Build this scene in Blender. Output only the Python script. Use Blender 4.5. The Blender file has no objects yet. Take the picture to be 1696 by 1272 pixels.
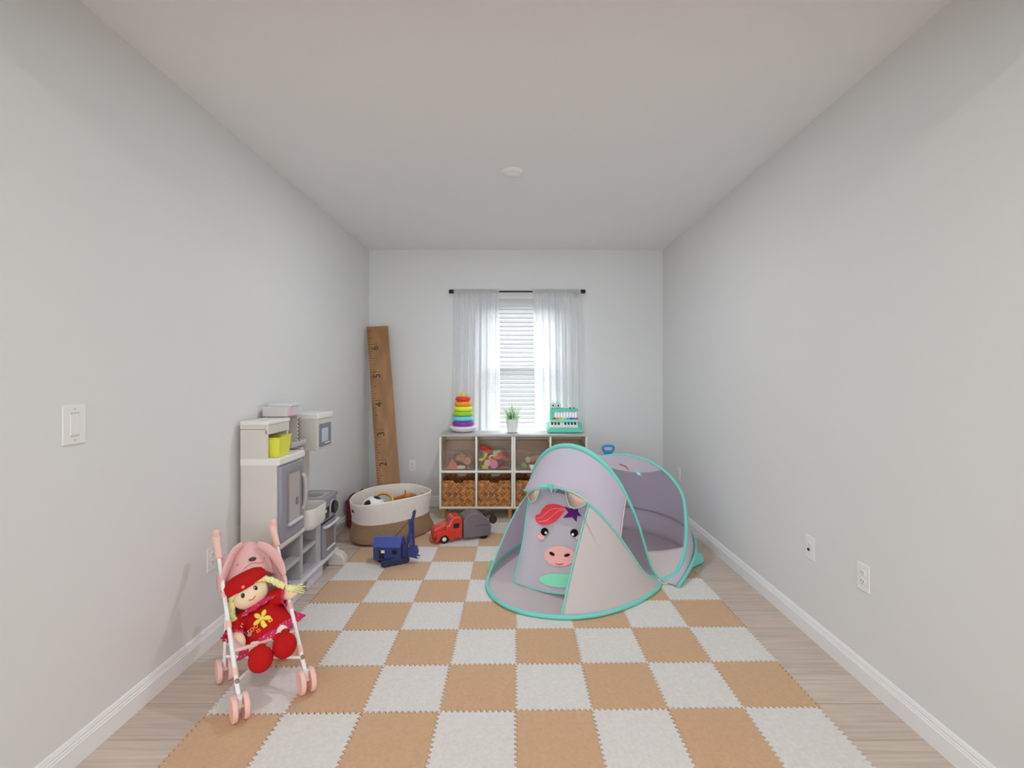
import bpy, bmesh, math, random
from math import sin, cos, pi, radians, sqrt, atan2
from mathutils import Vector, Matrix
random.seed(7)
SC = bpy.context.scene
COL = SC.collection

# ---------------------------------------------------------------- camera
F, CX, CY, EYE = 783.0, 855.0, 624.0, 1.383     # measured on the 1696x1272 photograph
cam = bpy.data.cameras.new('camera'); camo = bpy.data.objects.new('camera', cam); COL.objects.link(camo)
cam.sensor_fit = 'HORIZONTAL'; cam.sensor_width = 36.0; cam.lens = 36.0 * F / 1696.0
cam.shift_x = -(CX - 848.0) / 1696.0; cam.shift_y = (CY - 636.0) / 1696.0
cam.clip_start = 0.05
camo.location = (0, 0, EYE); camo.rotation_euler = (radians(90), 0, 0)
SC.camera = camo
# ---------------------------------------------------------------- world, lights, exposure
SC.view_settings.view_transform = 'Standard'; SC.view_settings.look = 'None'
SC.view_settings.gamma = 1.0; SC.view_settings.use_curve_mapping = False
SC.view_settings.exposure = 0.0
W_ = bpy.data.worlds.new('overcast_sky'); SC.world = W_; W_.use_nodes = True
bg = W_.node_tree.nodes['Background']; bg.inputs[0].default_value = (0.86, 0.93, 1.0, 1); bg.inputs[1].default_value = 4.0
SC.cycles.max_bounces = 14; SC.cycles.diffuse_bounces = 8; SC.cycles.transparent_max_bounces = 24
SC.cycles.transmission_bounces = 8; SC.cycles.sample_clamp_indirect = 6.0

def lamp(name, kind, loc, rot, power, color, **kw):
    l = bpy.data.lights.new(name, kind); l.energy = power; l.color = color
    for k, v in kw.items(): setattr(l, k, v)
    o = bpy.data.objects.new(name, l); o.location = loc; o.rotation_euler = rot; COL.objects.link(o); return o
# soft daylight falling on the outside of the window blind (sun through thin cloud)
lamp('sun', 'SUN', (0, 9, 8), (radians(-60), 0, radians(6)), 14.0, (0.90, 0.95, 1.0), angle=radians(70))
# added fill light at the far end of the adjoining room behind the camera
lamp('hall_fill_light', 'AREA', (0.0, -3.9, 1.25), (radians(90), 0, 0), 1.0, (1.0, 0.98, 0.95), shape='RECTANGLE', size=4.4, size_y=2.3)
# recessed ceiling light of the adjoining room, just behind the opening's header
lamp('hall_downlight', 'AREA', (0.0, -0.22, 2.715), (0, 0, 0), 26.0, (1.0, 0.965, 0.92), shape='DISK', size=0.12)

# ---------------------------------------------------------------- helpers
def at(px, py, d):                                # the place in the room seen at pixel (px, py) at depth d
    return Vector(((px - CX) / F * d, d, EYE - (py - CY) / F * d))
def ground(px, py, z=0.0):
    d = F * (EYE - z) / (py - CY); return Vector(((px - CX) / F * d, d, z))
def lin(c): return c / 12.92 if c <= 0.04045 else ((c + 0.055) / 1.055) ** 2.4
def P(r, g, b, k=1.6):                            # colour of a thing from its look in the photograph (sRGB) and the light on it
    return tuple(min(0.9, lin(c / 255.0) * k) for c in (r, g, b)) + (1.0,)
MATS = {}
def mat(name, col, rough=0.55, metal=0.0, spec=0.4, var=0.0, vscale=20.0, bump=0.0, bscale=200.0, trans=0.0, coat=0.0, sheen=0.0, stretch=None):
    if name in MATS: return MATS[name]
    m = bpy.data.materials.new(name); m.use_nodes = True; MATS[name] = m
    nt = m.node_tree; b = nt.nodes['Principled BSDF']
    b.inputs['Base Color'].default_value = col; b.inputs['Roughness'].default_value = rough
    b.inputs['Metallic'].default_value = metal; b.inputs['Specular IOR Level'].default_value = spec
    b.inputs['Coat Weight'].default_value = coat; b.inputs['Sheen Weight'].default_value = sheen
    tc = nt.nodes.new('ShaderNodeTexCoord'); src = tc.outputs['Object']
    if stretch:
        mp = nt.nodes.new('ShaderNodeMapping'); mp.inputs['Scale'].default_value = stretch
        nt.links.new(src, mp.inputs[0]); src = mp.outputs[0]
    if var > 0:
        n = nt.nodes.new('ShaderNodeTexNoise'); n.inputs['Scale'].default_value = vscale; n.inputs['Detail'].default_value = 4
        nt.links.new(src, n.inputs['Vector'])
        r = nt.nodes.new('ShaderNodeValToRGB')
        r.color_ramp.elements[0].position = 0.3; r.color_ramp.elements[1].position = 0.7
        r.color_ramp.elements[0].color = tuple(max(0, c * (1 - var)) for c in col[:3]) + (1,)
        r.color_ramp.elements[1].color = tuple(min(1, c * (1 + var)) for c in col[:3]) + (1,)
        nt.links.new(n.outputs[0], r.inputs[0]); nt.links.new(r.outputs[0], b.inputs['Base Color'])
    if bump > 0:
        n2 = nt.nodes.new('ShaderNodeTexNoise'); n2.inputs['Scale'].default_value = bscale; n2.inputs['Detail'].default_value = 3
        nt.links.new(src, n2.inputs['Vector'])
        bp = nt.nodes.new('ShaderNodeBump'); bp.inputs['Strength'].default_value = bump; bp.inputs['Distance'].default_value = 0.01
        nt.links.new(n2.outputs[0], bp.inputs['Height']); nt.links.new(bp.outputs[0], b.inputs['Normal'])
    if trans > 0:                                 # thin cloth or plastic that lets light through
        out = nt.nodes['Material Output']; tr = nt.nodes.new('ShaderNodeBsdfTranslucent'); tr.inputs[0].default_value = col
        mx = nt.nodes.new('ShaderNodeMixShader'); mx.inputs[0].default_value = trans
        nt.links.new(b.outputs[0], mx.inputs[1]); nt.links.new(tr.outputs[0], mx.inputs[2]); nt.links.new(mx.outputs[0], out.inputs[0])
    return m
def see_through(name, col, clear, gloss=0.08, trans=0.0, tint=(1, 1, 1, 1)):   # net, sheer cloth, clear plastic
    if name in MATS: return MATS[name]
    m = bpy.data.materials.new(name); m.use_nodes = True; MATS[name] = m
    nt = m.node_tree; b = nt.nodes['Principled BSDF']; out = nt.nodes['Material Output']
    b.inputs['Base Color'].default_value = col; b.inputs['Roughness'].default_value = 0.12 if gloss > 0.2 else 0.8
    b.inputs['Specular IOR Level'].default_value = 0.5 if gloss > 0.2 else 0.1
    t = nt.nodes.new('ShaderNodeBsdfTransparent'); t.inputs[0].default_value = tint
    mx = nt.nodes.new('ShaderNodeMixShader'); mx.inputs[0].default_value = clear
    body = b.outputs[0]
    if trans > 0:
        tl = nt.nodes.new('ShaderNodeBsdfTranslucent'); tl.inputs[0].default_value = col
        m2 = nt.nodes.new('ShaderNodeMixShader'); m2.inputs[0].default_value = trans
        nt.links.new(b.outputs[0], m2.inputs[1]); nt.links.new(tl.outputs[0], m2.inputs[2]); body = m2.outputs[0]
    nt.links.new(body, mx.inputs[1]); nt.links.new(t.outputs[0], mx.inputs[2]); nt.links.new(mx.outputs[0], out.inputs[0])
    return m

def frame(z, hint=(0, 0, 1)):
    z = Vector(z).normalized(); h = Vector(hint)
    if abs(z.dot(h.normalized())) > 0.97: h = Vector((1, 0, 0))
    x = h.cross(z).normalized(); y = z.cross(x); return x, y, z

class MB:
    def __init__(s): s.v = []; s.f = []; s.m = []
    def add(s, vs, fs, m=0):
        o = len(s.v); s.v += [Vector(p) for p in vs]
        for f in fs: s.f.append([i + o for i in f]); s.m.append(m)
        return s
    def box(s, c, size, m=0, R=None, rz=0.0):
        hx, hy, hz = size[0] / 2, size[1] / 2, size[2] / 2
        if R is None: R = Matrix.Rotation(rz, 3, 'Z')
        vs = [Vector(c) + R @ Vector((x * hx, y * hy, z * hz)) for z in (-1, 1) for y in (-1, 1) for x in (-1, 1)]
        return s.add(vs, [(0, 2, 3, 1), (4, 5, 7, 6), (0, 1, 5, 4), (2, 6, 7, 3), (0, 4, 6, 2), (1, 3, 7, 5)], m)
    def bx(s, x0, x1, y0, y1, z0, z1, m=0):
        return s.box(((x0 + x1) / 2, (y0 + y1) / 2, (z0 + z1) / 2), (abs(x1 - x0), abs(y1 - y0), abs(z1 - z0)), m)
    def prism(s, poly, o, ux, uy, depth, m=0):        # polygon in the ux, uy plane, thick along ux x uy
        o, ux, uy = Vector(o), Vector(ux), Vector(uy); n = ux.cross(uy).normalized() * depth
        A = [o + ux * x + uy * y for x, y in poly]; k = len(A)
        area = sum(poly[i][0] * poly[(i + 1) % k][1] - poly[(i + 1) % k][0] * poly[i][1] for i in range(k))
        if area < 0: A.reverse()
        B = [p + n for p in A]
        if depth < 0: A, B = B, A
        return s.add(A + B, [tuple(range(k - 1, -1, -1)), tuple(range(k, 2 * k))] + [(i, (i + 1) % k, k + (i + 1) % k, k + i) for i in range(k)], m)
    def tube(s, pts, r, n=10, closed=False, m=0, flat=1.0, hint=(0, 0, 1)):
        pts = [Vector(p) for p in pts]; k = len(pts)
        rs = r if isinstance(r, (list, tuple)) else [r] * k
        vs = []; px = None
        for i, p in enumerate(pts):
            a = pts[(i - 1) % k] if closed or i > 0 else p
            b = pts[(i + 1) % k] if closed or i < k - 1 else p
            t = (b - a)
            t = t.normalized() if t.length > 1e-9 else Vector((0, 0, 1))
            if px is None: x, y, _ = frame(t, hint)
            else:
                x = px - t * px.dot(t)
                x = x.normalized() if x.length > 1e-6 else frame(t, hint)[0]
                y = t.cross(x)
            px = x
            for j in range(n):
                q = 2 * pi * j / n; vs.append(p + (x * cos(q) + y * sin(q) * flat) * rs[i])
        fs = []
        for i in range(k if closed else k - 1):
            i2 = (i + 1) % k
            for j in range(n):
                fs.append((i * n + j, i * n + (j + 1) % n, i2 * n + (j + 1) % n, i2 * n + j))
        if not closed: fs += [tuple(range(n - 1, -1, -1)), tuple((k - 1) * n + j for j in range(n))]
        return s.add(vs, fs, m)
    def lathe(s, prof, c=(0, 0, 0), n=28, axis=(0, 0, 1), m=0, sx=1.0, sy=1.0):
        x, y, z = frame(axis, (0, 1, 0)) if abs(Vector(axis).normalized().z) < .97 else (Vector((1, 0, 0)), Vector((0, 1, 0)), Vector(axis).normalized())
        c = Vector(c); vs = []; k = len(prof)
        for r, h in prof:
            for j in range(n):
                q = 2 * pi * j / n; vs.append(c + x * (r * cos(q) * sx) + y * (r * sin(q) * sy) + z * h)
        fs = [(i * n + j, i * n + (j + 1) % n, (i + 1) * n + (j + 1) % n, (i + 1) * n + j) for i in range(k - 1) for j in range(n)]
        if prof[0][0] > 1e-6: fs.append(tuple(range(n - 1, -1, -1)))
        if prof[-1][0] > 1e-6: fs.append(tuple((k - 1) * n + j for j in range(n)))
        return s.add(vs, fs, m)
    def ell(s, c, r, R=None, nu=20, nv=12, m=0, mf=None):
        if not isinstance(r, (list, tuple)): r = (r, r, r)
        R = R or Matrix.Identity(3); c = Vector(c); vs = [c + R @ Vector((0, 0, -r[2]))]
        for i in range(1, nv):
            t = pi * i / nv
            for j in range(nu):
                q = 2 * pi * j / nu; vs.append(c + R @ Vector((r[0] * sin(t) * cos(q), r[1] * sin(t) * sin(q), -r[2] * cos(t))))
        vs.append(c + R @ Vector((0, 0, r[2]))); e = len(vs) - 1; fs = []
        for j in range(nu): fs.append((0, 1 + (j + 1) % nu, 1 + j))
        for i in range(nv - 2):
            for j in range(nu):
                a = 1 + i * nu; b = a + nu; fs.append((a + j, a + (j + 1) % nu, b + (j + 1) % nu, b + j))
        a = 1 + (nv - 2) * nu
        for j in range(nu): fs.append((a + j, a + (j + 1) % nu, e))
        o = len(s.f); s.add(vs, fs, m)
        if mf:
            for q in range(o, len(s.f)):
                d = (sum((s.v[i] for i in s.f[q]), Vector()) / len(s.f[q]) - c).normalized(); s.m[q] = mf(d)
        return s
    def torus(s, c, R0, r, axis=(0, 0, 1), n=36, k=12, m=0, flat=1.0):
        x, y, z = frame(axis, (0, 1, 0)); c = Vector(c)
        return s.tube([c + (x * cos(2 * pi * i / n) + y * sin(2 * pi * i / n)) * R0 for i in range(n)], r, k, True, m, flat, z)
    def grid(s, fn, nu, nv, m=0, wrap=False):
        vs = [fn(i / nu, j / nv) for i in range(nu + (0 if wrap else 1)) for j in range(nv + 1)]
        w = nv + 1; k = nu if wrap else nu + 1; fs = []
        for i in range(nu):
            for j in range(nv):
                a = i * w + j; b = ((i + 1) % k) * w + j; fs.append((a, b, b + 1, a + 1))
        return s.add(vs, fs, m)
    def disc(s, pts, m=0): return s.add(pts, [tuple(range(len(pts)))], m)
    def build(s, name, mats, parent=None, loc=None, world=False, bevel=0.0, ang=40, solid=0.0, sub=0, flat=False, remesh=0.0, smooth=0, seg=2, label=None):
        off = Vector(parent['_w']) if (world and parent is not None) else (Vector(loc) if world and loc is not None else Vector((0, 0, 0)))
        me = bpy.data.meshes.new(name)
        me.from_pydata([tuple(p - off) for p in s.v], [], s.f)
        mats = mats if isinstance(mats, (list, tuple)) else [mats]
        for m in mats: me.materials.append(m)
        me.polygons.foreach_set('material_index', s.m)
        me.polygons.foreach_set('use_smooth', [not flat] * len(s.f)); me.update()
        if not flat and hasattr(me, 'set_sharp_from_angle'): me.set_sharp_from_angle(angle=radians(ang))
        o = bpy.data.objects.new(name, me); COL.objects.link(o)
        if parent is not None: o.parent = parent; o['_w'] = tuple(parent['_w'])
        else:
            o.location = loc if loc is not None else (0, 0, 0); o['_w'] = tuple(o.location)
        if remesh > 0:
            q = o.modifiers.new('remesh', 'REMESH'); q.mode = 'VOXEL'; q.voxel_size = remesh; q.use_smooth_shade = True
        if smooth:
            q = o.modifiers.new('smooth', 'SMOOTH'); q.iterations = smooth; q.factor = 0.5
        if bevel > 0:
            q = o.modifiers.new('bevel', 'BEVEL'); q.width = bevel; q.segments = seg; q.limit_method = 'ANGLE'; q.angle_limit = radians(50); q.harden_normals = False
        if solid > 0:
            q = o.modifiers.new('solidify', 'SOLIDIFY'); q.thickness = solid; q.offset = 0
        if sub:
            q = o.modifiers.new('subsurf', 'SUBSURF'); q.levels = sub; q.render_levels = sub
        if label: o['label'] = label
        return o

def tag(o, label, cat, group=None, kind=None):
    o['label'] = label; o['category'] = cat
    if group: o['group'] = group
    if kind: o['kind'] = kind
    return o
def thing(name, label, cat, loc=(0, 0, 0), rz=0.0, group=None):
    o = bpy.data.objects.new(name, None); o.empty_display_size = 0.05; COL.objects.link(o)
    o.location = loc; o.rotation_euler = (0, 0, rz); o['_w'] = tuple(loc)
    return tag(o, label, cat, group)
def struct(o): o['kind'] = 'structure'; return o
def copy_tree(o, parent=None, loc=None, rz=None):
    c = o.copy(); COL.objects.link(c)
    if parent is not None: c.parent = parent
    for ch in list(o.children): copy_tree(ch, c)
    if loc is not None: c.location = loc
    if rz is not None: c.rotation_euler[2] = rz
    return c
def text_mesh(mb, txt, o, ux, uy, size, m=0, depth=0.0015):
    cu = bpy.data.curves.new('lettering', 'FONT'); cu.body = txt; cu.size = 1.0; cu.align_x = 'CENTER'; cu.align_y = 'CENTER'; cu.resolution_u = 4
    ob = bpy.data.objects.new('lettering', cu); me = bpy.data.meshes.new_from_object(ob)
    o, ux, uy = Vector(o), Vector(ux).normalized(), Vector(uy).normalized(); n = ux.cross(uy)
    mb.add([o + ux * (v.co.x * size) + uy * (v.co.y * size) + n * depth for v in me.vertices], [tuple(p.vertices) for p in me.polygons], m)
    bpy.data.objects.remove(ob); bpy.data.curves.remove(cu); bpy.data.meshes.remove(me)
def spline(pts, n=8, closed=False):
    pts = [Vector(p) for p in pts]; k = len(pts); out = []
    for i in range(k if closed else k - 1):
        g = lambda q: pts[q % k] if closed else pts[max(0, min(k - 1, q))]
        a, b, c, d = g(i - 1), g(i), g(i + 1), g(i + 2)
        for j in range(n):
            t = j / n; out.append(0.5 * ((2 * b) + (c - a) * t + (2 * a - 5 * b + 4 * c - d) * t * t + (3 * b - a - 3 * c + d) * t ** 3))
    if not closed: out.append(pts[-1])
    return out
ORD = ['', 'first', 'second', 'third', 'fourth', 'fifth', 'sixth', 'seventh', 'eighth', 'ninth', 'tenth']
# ================================================================ room shell
XL, XR, YB, H = -1.577, 1.570, 5.06, 2.74
wallm = mat('wall_paint', P(186, 186, 185, 1.53), 0.75, spec=0.25, bump=0.05, bscale=500)
ceilm = mat('ceiling_paint', P(184, 184, 184, 1.74), 0.85, spec=0.2, bump=0.06, bscale=350)
trimm = mat('trim_paint', P(192, 192, 192, 1.62), 0.4)
whitep = mat('white_plastic', P(192, 191, 190, 1.6), 0.35)

def floor_mat():
    m = bpy.data.materials.new('plank_tile_floor'); m.use_nodes = True; nt = m.node_tree; b = nt.nodes['Principled BSDF']
    tc = nt.nodes.new('ShaderNodeTexCoord')
    br = nt.nodes.new('ShaderNodeTexBrick'); br.offset = 0.35; br.inputs['Scale'].default_value = 1.0
    br.inputs['Brick Width'].default_value = 1.2; br.inputs['Row Height'].default_value = 0.2
    br.inputs['Mortar Size'].default_value = 0.0022; br.inputs['Mortar Smooth'].default_value = 0.3
    br.inputs['Color1'].default_value = P(164, 152, 141, 1.85); br.inputs['Color2'].default_value = P(155, 143, 133, 1.85); br.inputs['Mortar'].default_value = P(142, 130, 119, 1.6)
    nt.links.new(tc.outputs['Object'], br.inputs[0])
    mp = nt.nodes.new('ShaderNodeMapping'); mp.inputs['Scale'].default_value = (1.2, 26, 1); nt.links.new(tc.outputs['Object'], mp.inputs[0])
    n = nt.nodes.new('ShaderNodeTexNoise'); n.inputs['Scale'].default_value = 2.2; n.inputs['Detail'].default_value = 6; n.inputs['Distortion'].default_value = 0.6
    nt.links.new(mp.outputs[0], n.inputs['Vector'])
    r = nt.nodes.new('ShaderNodeValToRGB'); r.color_ramp.elements[0].position = 0.3; r.color_ramp.elements[1].position = 0.72
    r.color_ramp.elements[0].color = (0.80, 0.79, 0.78, 1); r.color_ramp.elements[1].color = (1.06, 1.05, 1.04, 1)
    nt.links.new(n.outputs[0], r.inputs[0])
    mx = nt.nodes.new('ShaderNodeMix'); mx.data_type = 'RGBA'; mx.blend_type = 'MULTIPLY'; mx.inputs[0].default_value = 1.0
    nt.links.new(br.outputs[0], mx.inputs[6]); nt.links.new(r.outputs[0], mx.inputs[7]); nt.links.new(mx.outputs[2], b.inputs['Base Color'])
    b.inputs['Roughness'].default_value = 0.42; b.inputs['Specular IOR Level'].default_value = 0.35
    return m
def sbox(name, boxes, m, **k):
    mb = MB()
    for q in boxes: mb.bx(*q)
    return struct(mb.build(name, m, flat=True, **k))
WX0, WX1, WZ0, WZ1 = -0.405, 0.475, 0.78, 2.215          # window opening
T = 0.14
sbox('floor', [(-2.9, 2.9, -4.2, YB + T, -0.06, 0.0)], floor_mat())
sbox('ceiling', [(-2.9, 2.9, -4.2, YB + T, H, H + 0.08)], ceilm)
sbox('wall_left', [(XL - T, XL, 1.05, YB + T, 0, H)], wallm)
sbox('wall_right', [(XR, XR + T, 1.05, YB + T, 0, H)], wallm)
sbox('wall_back', [(XL, WX0, YB, YB + T, 0, H), (WX1, XR, YB, YB + T, 0, H), (WX0, WX1, YB, YB + T, 0, WZ0), (WX0, WX1, YB, YB + T, WZ1, H)], wallm)
# the wide cased opening the photograph was taken through, with its header, and the adjoining room behind the camera
sbox('wall_front', [(-2.9, -1.50, 1.05, 1.17, 0, H), (1.50, 2.9, 1.05, 1.17, 0, H), (-1.50, 1.50, 1.05, 1.17, 2.46, H)], wallm)
sbox('wall_hall_left', [(-3.0, -2.9, -4.2, 1.17, 0, H)], wallm)
sbox('wall_hall_right', [(2.9, 3.0, -4.2, 1.17, 0, H)], wallm)
sbox('wall_hall_rear', [(-2.9, -2.25, -4.2, -4.1, 0, H), (2.25, 2.9, -4.2, -4.1, 0, H), (-2.25, 2.25, -4.2, -4.1, 2.45, H)], wallm)
# baseboards with a stepped profile
PROF = [(0, 0), (0.015, 0), (0.015, 0.070), (0.011, 0.074), (0.013, 0.079), (0.009, 0.084), (0.011, 0.090), (0.006, 0.102), (0, 0.105)]
def baseboard(name, o, ux, length_dir):
    mb = MB(); mb.prism(PROF, o, ux, (0, 0, 1), length_dir); return struct(mb.build(name, trimm, ang=25))
baseboard('baseboard_left', (XL, YB, 0), (1, 0, 0), YB - 1.17)
baseboard('baseboard_right', (XR, 1.17, 0), (-1, 0, 0), YB - 1.17)
mb = MB(); mb.prism(PROF, (XL + 0.016, YB, 0), (0, -1, 0), (0, 0, 1), -(XR - XL - 0.032)); bb = struct(mb.build('baseboard_back', trimm, ang=25))

# ---------------------------------------------------------------- window
vinyl = mat('window_vinyl', P(225, 226, 228, 1.1), 0.35)
glassm = see_through('window_glass', (0.9, 0.95, 0.95, 1), 0.94, 0.3)
win = bpy.data.objects.new('window_1', None); COL.objects.link(win); win['kind'] = 'structure'; win['_w'] = (0, 0, 0)
fy0, fy1 = YB + 0.075, YB + T - 0.005
mb = MB(); fw = 0.045
mb.bx(WX0, WX0 + fw, fy0, fy1, WZ0, WZ1).bx(WX1 - fw, WX1, fy0, fy1, WZ0, WZ1).bx(WX0 + fw, WX1 - fw, fy0, fy1, WZ0, WZ0 + fw).bx(WX0 + fw, WX1 - fw, fy0, fy1, WZ1 - fw, WZ1)
mb.build('window_frame', vinyl, win, flat=True, bevel=0.003)
MB().bx(WX0 + fw, WX1 - fw, fy0, fy1 - 0.02, 1.465, 1.515).build('meeting_rail', vinyl, win, flat=True, bevel=0.003)
MB().bx(WX0 + fw, WX1 - fw, fy0 + 0.025, fy0 + 0.031, 1.515, WZ1 - fw).build('glass_pane', glassm, win, flat=True)
MB().bx(WX0 + fw, WX1 - fw, fy0 + 0.012, fy0 + 0.018, WZ0 + fw, 1.465).build('glass_pane', glassm, win, flat=True)
MB().bx(WX0 - 0.02, WX1 + 0.02, YB - 0.03, YB + 0.075, WZ0 - 0.02, WZ0).build('window_sill', trimm, win, flat=True, bevel=0.004)
# outdoors: a wall added to darken the gaps between the blind's slats, and lawn
tag(sbox('gap_backdrop_wall', [(-6, 6, 9.0, 9.2, -0.3, 2.9)], mat('stucco', (0.10, 0.095, 0.09, 1), 0.9, var=0.3, vscale=1.5)), 'grey wall added beyond the blind to darken its gaps', 'wall')
sbox('ground_outside', [(-12, 12, YB + T + 0.01, 20, -0.36, -0.3)], mat('lawn', (0.10, 0.14, 0.06, 1), 0.95, var=0.4, vscale=9))

# ---------------------------------------------------------------- blind
slatm = mat('blind_slat', (0.86, 0.86, 0.86, 1), 0.5, trans=0.47)
bl = thing('venetian_blind', 'white horizontal slat blind inside the window behind the curtains', 'blind', (0.035, YB + 0.04, WZ1))
w2 = (WX1 - WX0) / 2 - 0.008
MB().bx(-w2, w2, -0.03, 0.03, -0.05, -0.002).build('headrail', vinyl, bl, flat=True, bevel=0.003)
MB().bx(-w2, w2, -0.036, -0.031, -0.075, -0.001).build('valance', slatm, bl, flat=True, bevel=0.003)
mb = MB(); pitch = 0.0472; z = -0.085
R = Matrix.Rotation(radians(57), 3, 'X')
while z > -(WZ1 - WZ0) + 0.05:
    mb.grid(lambda a, b, z=z: Vector((-w2 + 2 * w2 * a, 0, z)) + R @ Vector((0, (b - 0.5) * 0.05, 0.004 * (1 - (2 * b - 1) ** 2))), 1, 5); z -= pitch
mb.build('slats', slatm, bl, solid=0.0025)
MB().bx(-w2, w2, -0.025, 0.025, -(WZ1 - WZ0) + 0.006, -(WZ1 - WZ0) + 0.028).build('bottom_rail', vinyl, bl, flat=True, bevel=0.003)
for x in (-0.3, 0.3):
    MB().tube([(x, -0.028, -0.06), (x, -0.028, -(WZ1 - WZ0) + 0.02)], 0.0012, 6).build('lift_cord', vinyl, bl)
# ---------------------------------------------------------------- curtain rod and sheers
blackm = mat('black_metal', (0.012, 0.012, 0.013, 1), 0.45, spec=0.4)
RY = 4.965
rod = thing('curtain_rod', 'thin black metal curtain rod above the window', 'curtain rod', (0.01, RY, 2.278))
MB().tube([(-0.69, 0, 0), (0.69, 0, 0)], 0.0095, 14).build('pole', blackm, rod)
for s in (-1, 1):
    MB().lathe([(0.0, 0), (0.019, 0), (0.021, 0.006), (0.021, 0.046), (0.019, 0.05), (0, 0.05)], (s * 0.665, 0, 0), 20, (s, 0, 0)).build('finial', blackm, rod)
    MB().bx(s * 0.62 - 0.006, s * 0.62 + 0.006, -0.006, YB - RY, -0.016, -0.004).bx(s * 0.62 - 0.011, s * 0.62 + 0.011, YB - RY - 0.004, YB - RY, -0.04, 0.03).build('bracket', blackm, rod, flat=True)
sheer = see_through('sheer_voile', (0.96, 0.97, 0.98, 1), 0.30, 0.05, 0.82)
def curtain(name, label, xt0, xt1, xb0, xb1, ph):
    zt, zb = 2.303, 0.70
    t = thing(name, label, 'curtain', ((xt0 + xt1) / 2, RY, zb))
    L = t['_w']
    def fn(u, v):                                    # u across, v downwards
        vv = v ** 0.8
        x = (xt0 + (xt1 - xt0) * u) * (1 - vv) + (xb0 + (xb1 - xb0) * u) * vv
        gath = 1 - min(1, v / 0.10)
        y = RY + 0.020 * sin(u * 2 * pi * 6.5 + ph + 0.9 * sin(v * 2.0)) * (0.35 + 0.65 * (1 - gath)) + 0.010 * sin(u * 2 * pi * 15 + ph * 2 + v) * (0.4 + 0.6 * (1 - v))
        z = zt + (zb - zt) * v + 0.004 * gath * sin(u * 90)
        if v < 0.045: y = RY - 0.0125 - 0.003 * abs(sin(u * 80)) + (0.0 if v < 0.04 else (y - RY) * 0.2)
        return Vector((x, y, z))
    MB().grid(fn, 150, 60).build('voile_panel', sheer, t, world=True, ang=180)
    # rod pocket: gathered sleeve round the pole
    def sl(u, v):
        q = 2 * pi * v; r = 0.0155 + 0.003 * abs(sin(u * 95 + ph)) + 0.0015 * sin(u * 41)
        return Vector((xt0 + (xt1 - xt0) * u, RY + r * cos(q), 2.278 + r * sin(q) + (0.008 if sin(q) > 0.7 else 0) * abs(sin(u * 60))))
    MB().grid(sl, 160, 12).build('rod_pocket', see_through('sheer_gathered', (0.80, 0.79, 0.78, 1), 0.12, 0.05, 0.5), t, world=True, ang=180)
xx = lambda px: (px - CX) / F * RY
curtain('sheer_curtain', 'white sheer curtain panel hanging left of the bare strip of blind', xx(752), xx(827), xx(747), xx(828), 0.3)
curtain('sheer_curtain', 'white sheer curtain panel hanging right of the bare strip of blind', xx(882), xx(962), xx(887), xx(967), 1.7)

# ---------------------------------------------------------------- ceiling light, switch, outlets
lamp('room_downlight_fill', 'AREA', (-0.024, 3.125, H - 0.026), (0, 0, 0), 17.0, (0.86, 0.93, 1.0), shape='DISK', size=0.10)  # fill added at the ceiling disc, which itself looks unlit
cl = thing('recessed_light', 'round white disc light set in the ceiling', 'ceiling light', (-0.024, 3.125, H))
MB().lathe([(0.0, -0.020), (0.052, -0.020), (0.062, -0.016), (0.070, -0.004), (0.070, 0.0)], n=40).build('trim_ring', whitep, cl)
MB().lathe([(0.0, -0.0225), (0.045, -0.0225), (0.05, -0.0195)], n=40).build('diffuser', mat('opal_diffuser', (0.85, 0.86, 0.9, 1), 0.3), cl)
slotm = mat('slot_dark', P(70, 68, 66, 1.0), 0.6)
def plate(name, label, cat, loc, rz, kind, w=0.078, h=0.124):
    t = thing(name, label, cat, loc, rz)              # local: face looks along -y
    MB().bx(-w / 2, w / 2, -0.006, 0, -h / 2, h / 2).build('cover_plate', whitep, t, flat=True, bevel=0.004)
    if kind == 'outlet':
        for s in (-1, 1):
            r = MB(); r.lathe([(0.0165, 0), (0.0165, 0.0025), (0, 0.0025)], (0, -0.006, s * 0.0195), 20, (0, -1, 0)).build('receptacle', whitep, t)
            q = MB(); zc = s * 0.0195
            q.bx(-0.0075, -0.0055, -0.0092, -0.0082, zc - 0.001, zc + 0.009).bx(0.0055, 0.0075, -0.0092, -0.0082, zc - 0.001, zc + 0.007)
            q.lathe([(0.0026, 0), (0, 0.001)], (0, -0.0085, zc - 0.008), 10, (0, -1, 0)).build('slots', slotm, t, flat=True)
    elif kind == 'cable':
        MB().lathe([(0.011, 0), (0.011, 0.004), (0, 0.004)], (0, -0.006, 0.018), 18, (0, -1, 0)).build('socket_ring', whitep, t)
        MB().lathe([(0.009, 0), (0.009, 0.003), (0, 0.003)], (0, -0.006, -0.030), 18, (0, -1, 0)).build('socket_ring', whitep, t)
        MB().lathe([(0.0075, 0), (0.0075, 0.004), (0, 0.004)], (-0.004, -0.009, -0.010), 16, (0, -1, 0)).build('cable_jack', mat('black_port', (0.03, 0.03, 0.03, 1), 0.4), t)
        MB().lathe([(0.003, 0), (0, 0.002)], (0, -0.010, 0.018), 10, (0, -1, 0)).build('pin_hole', slotm, t)
    else:
        MB().bx(-0.018, 0.018, -0.0085, -0.005, -0.036, 0.036).build('rocker', whitep, t, flat=True, bevel=0.002)
        for s in (-1, 1):
            MB().bx(-0.016, 0.016, -0.0075, -0.006, s * 0.041 - 0.0012, s * 0.041 + 0.0012).bx(-0.002, 0.002, -0.0068, -0.006, s * 0.055 - 0.003, s * 0.055 + 0.003).build('seam', mat('seam_grey', P(160, 158, 156, 1.35), 0.6), t, flat=True)
    return t
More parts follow.
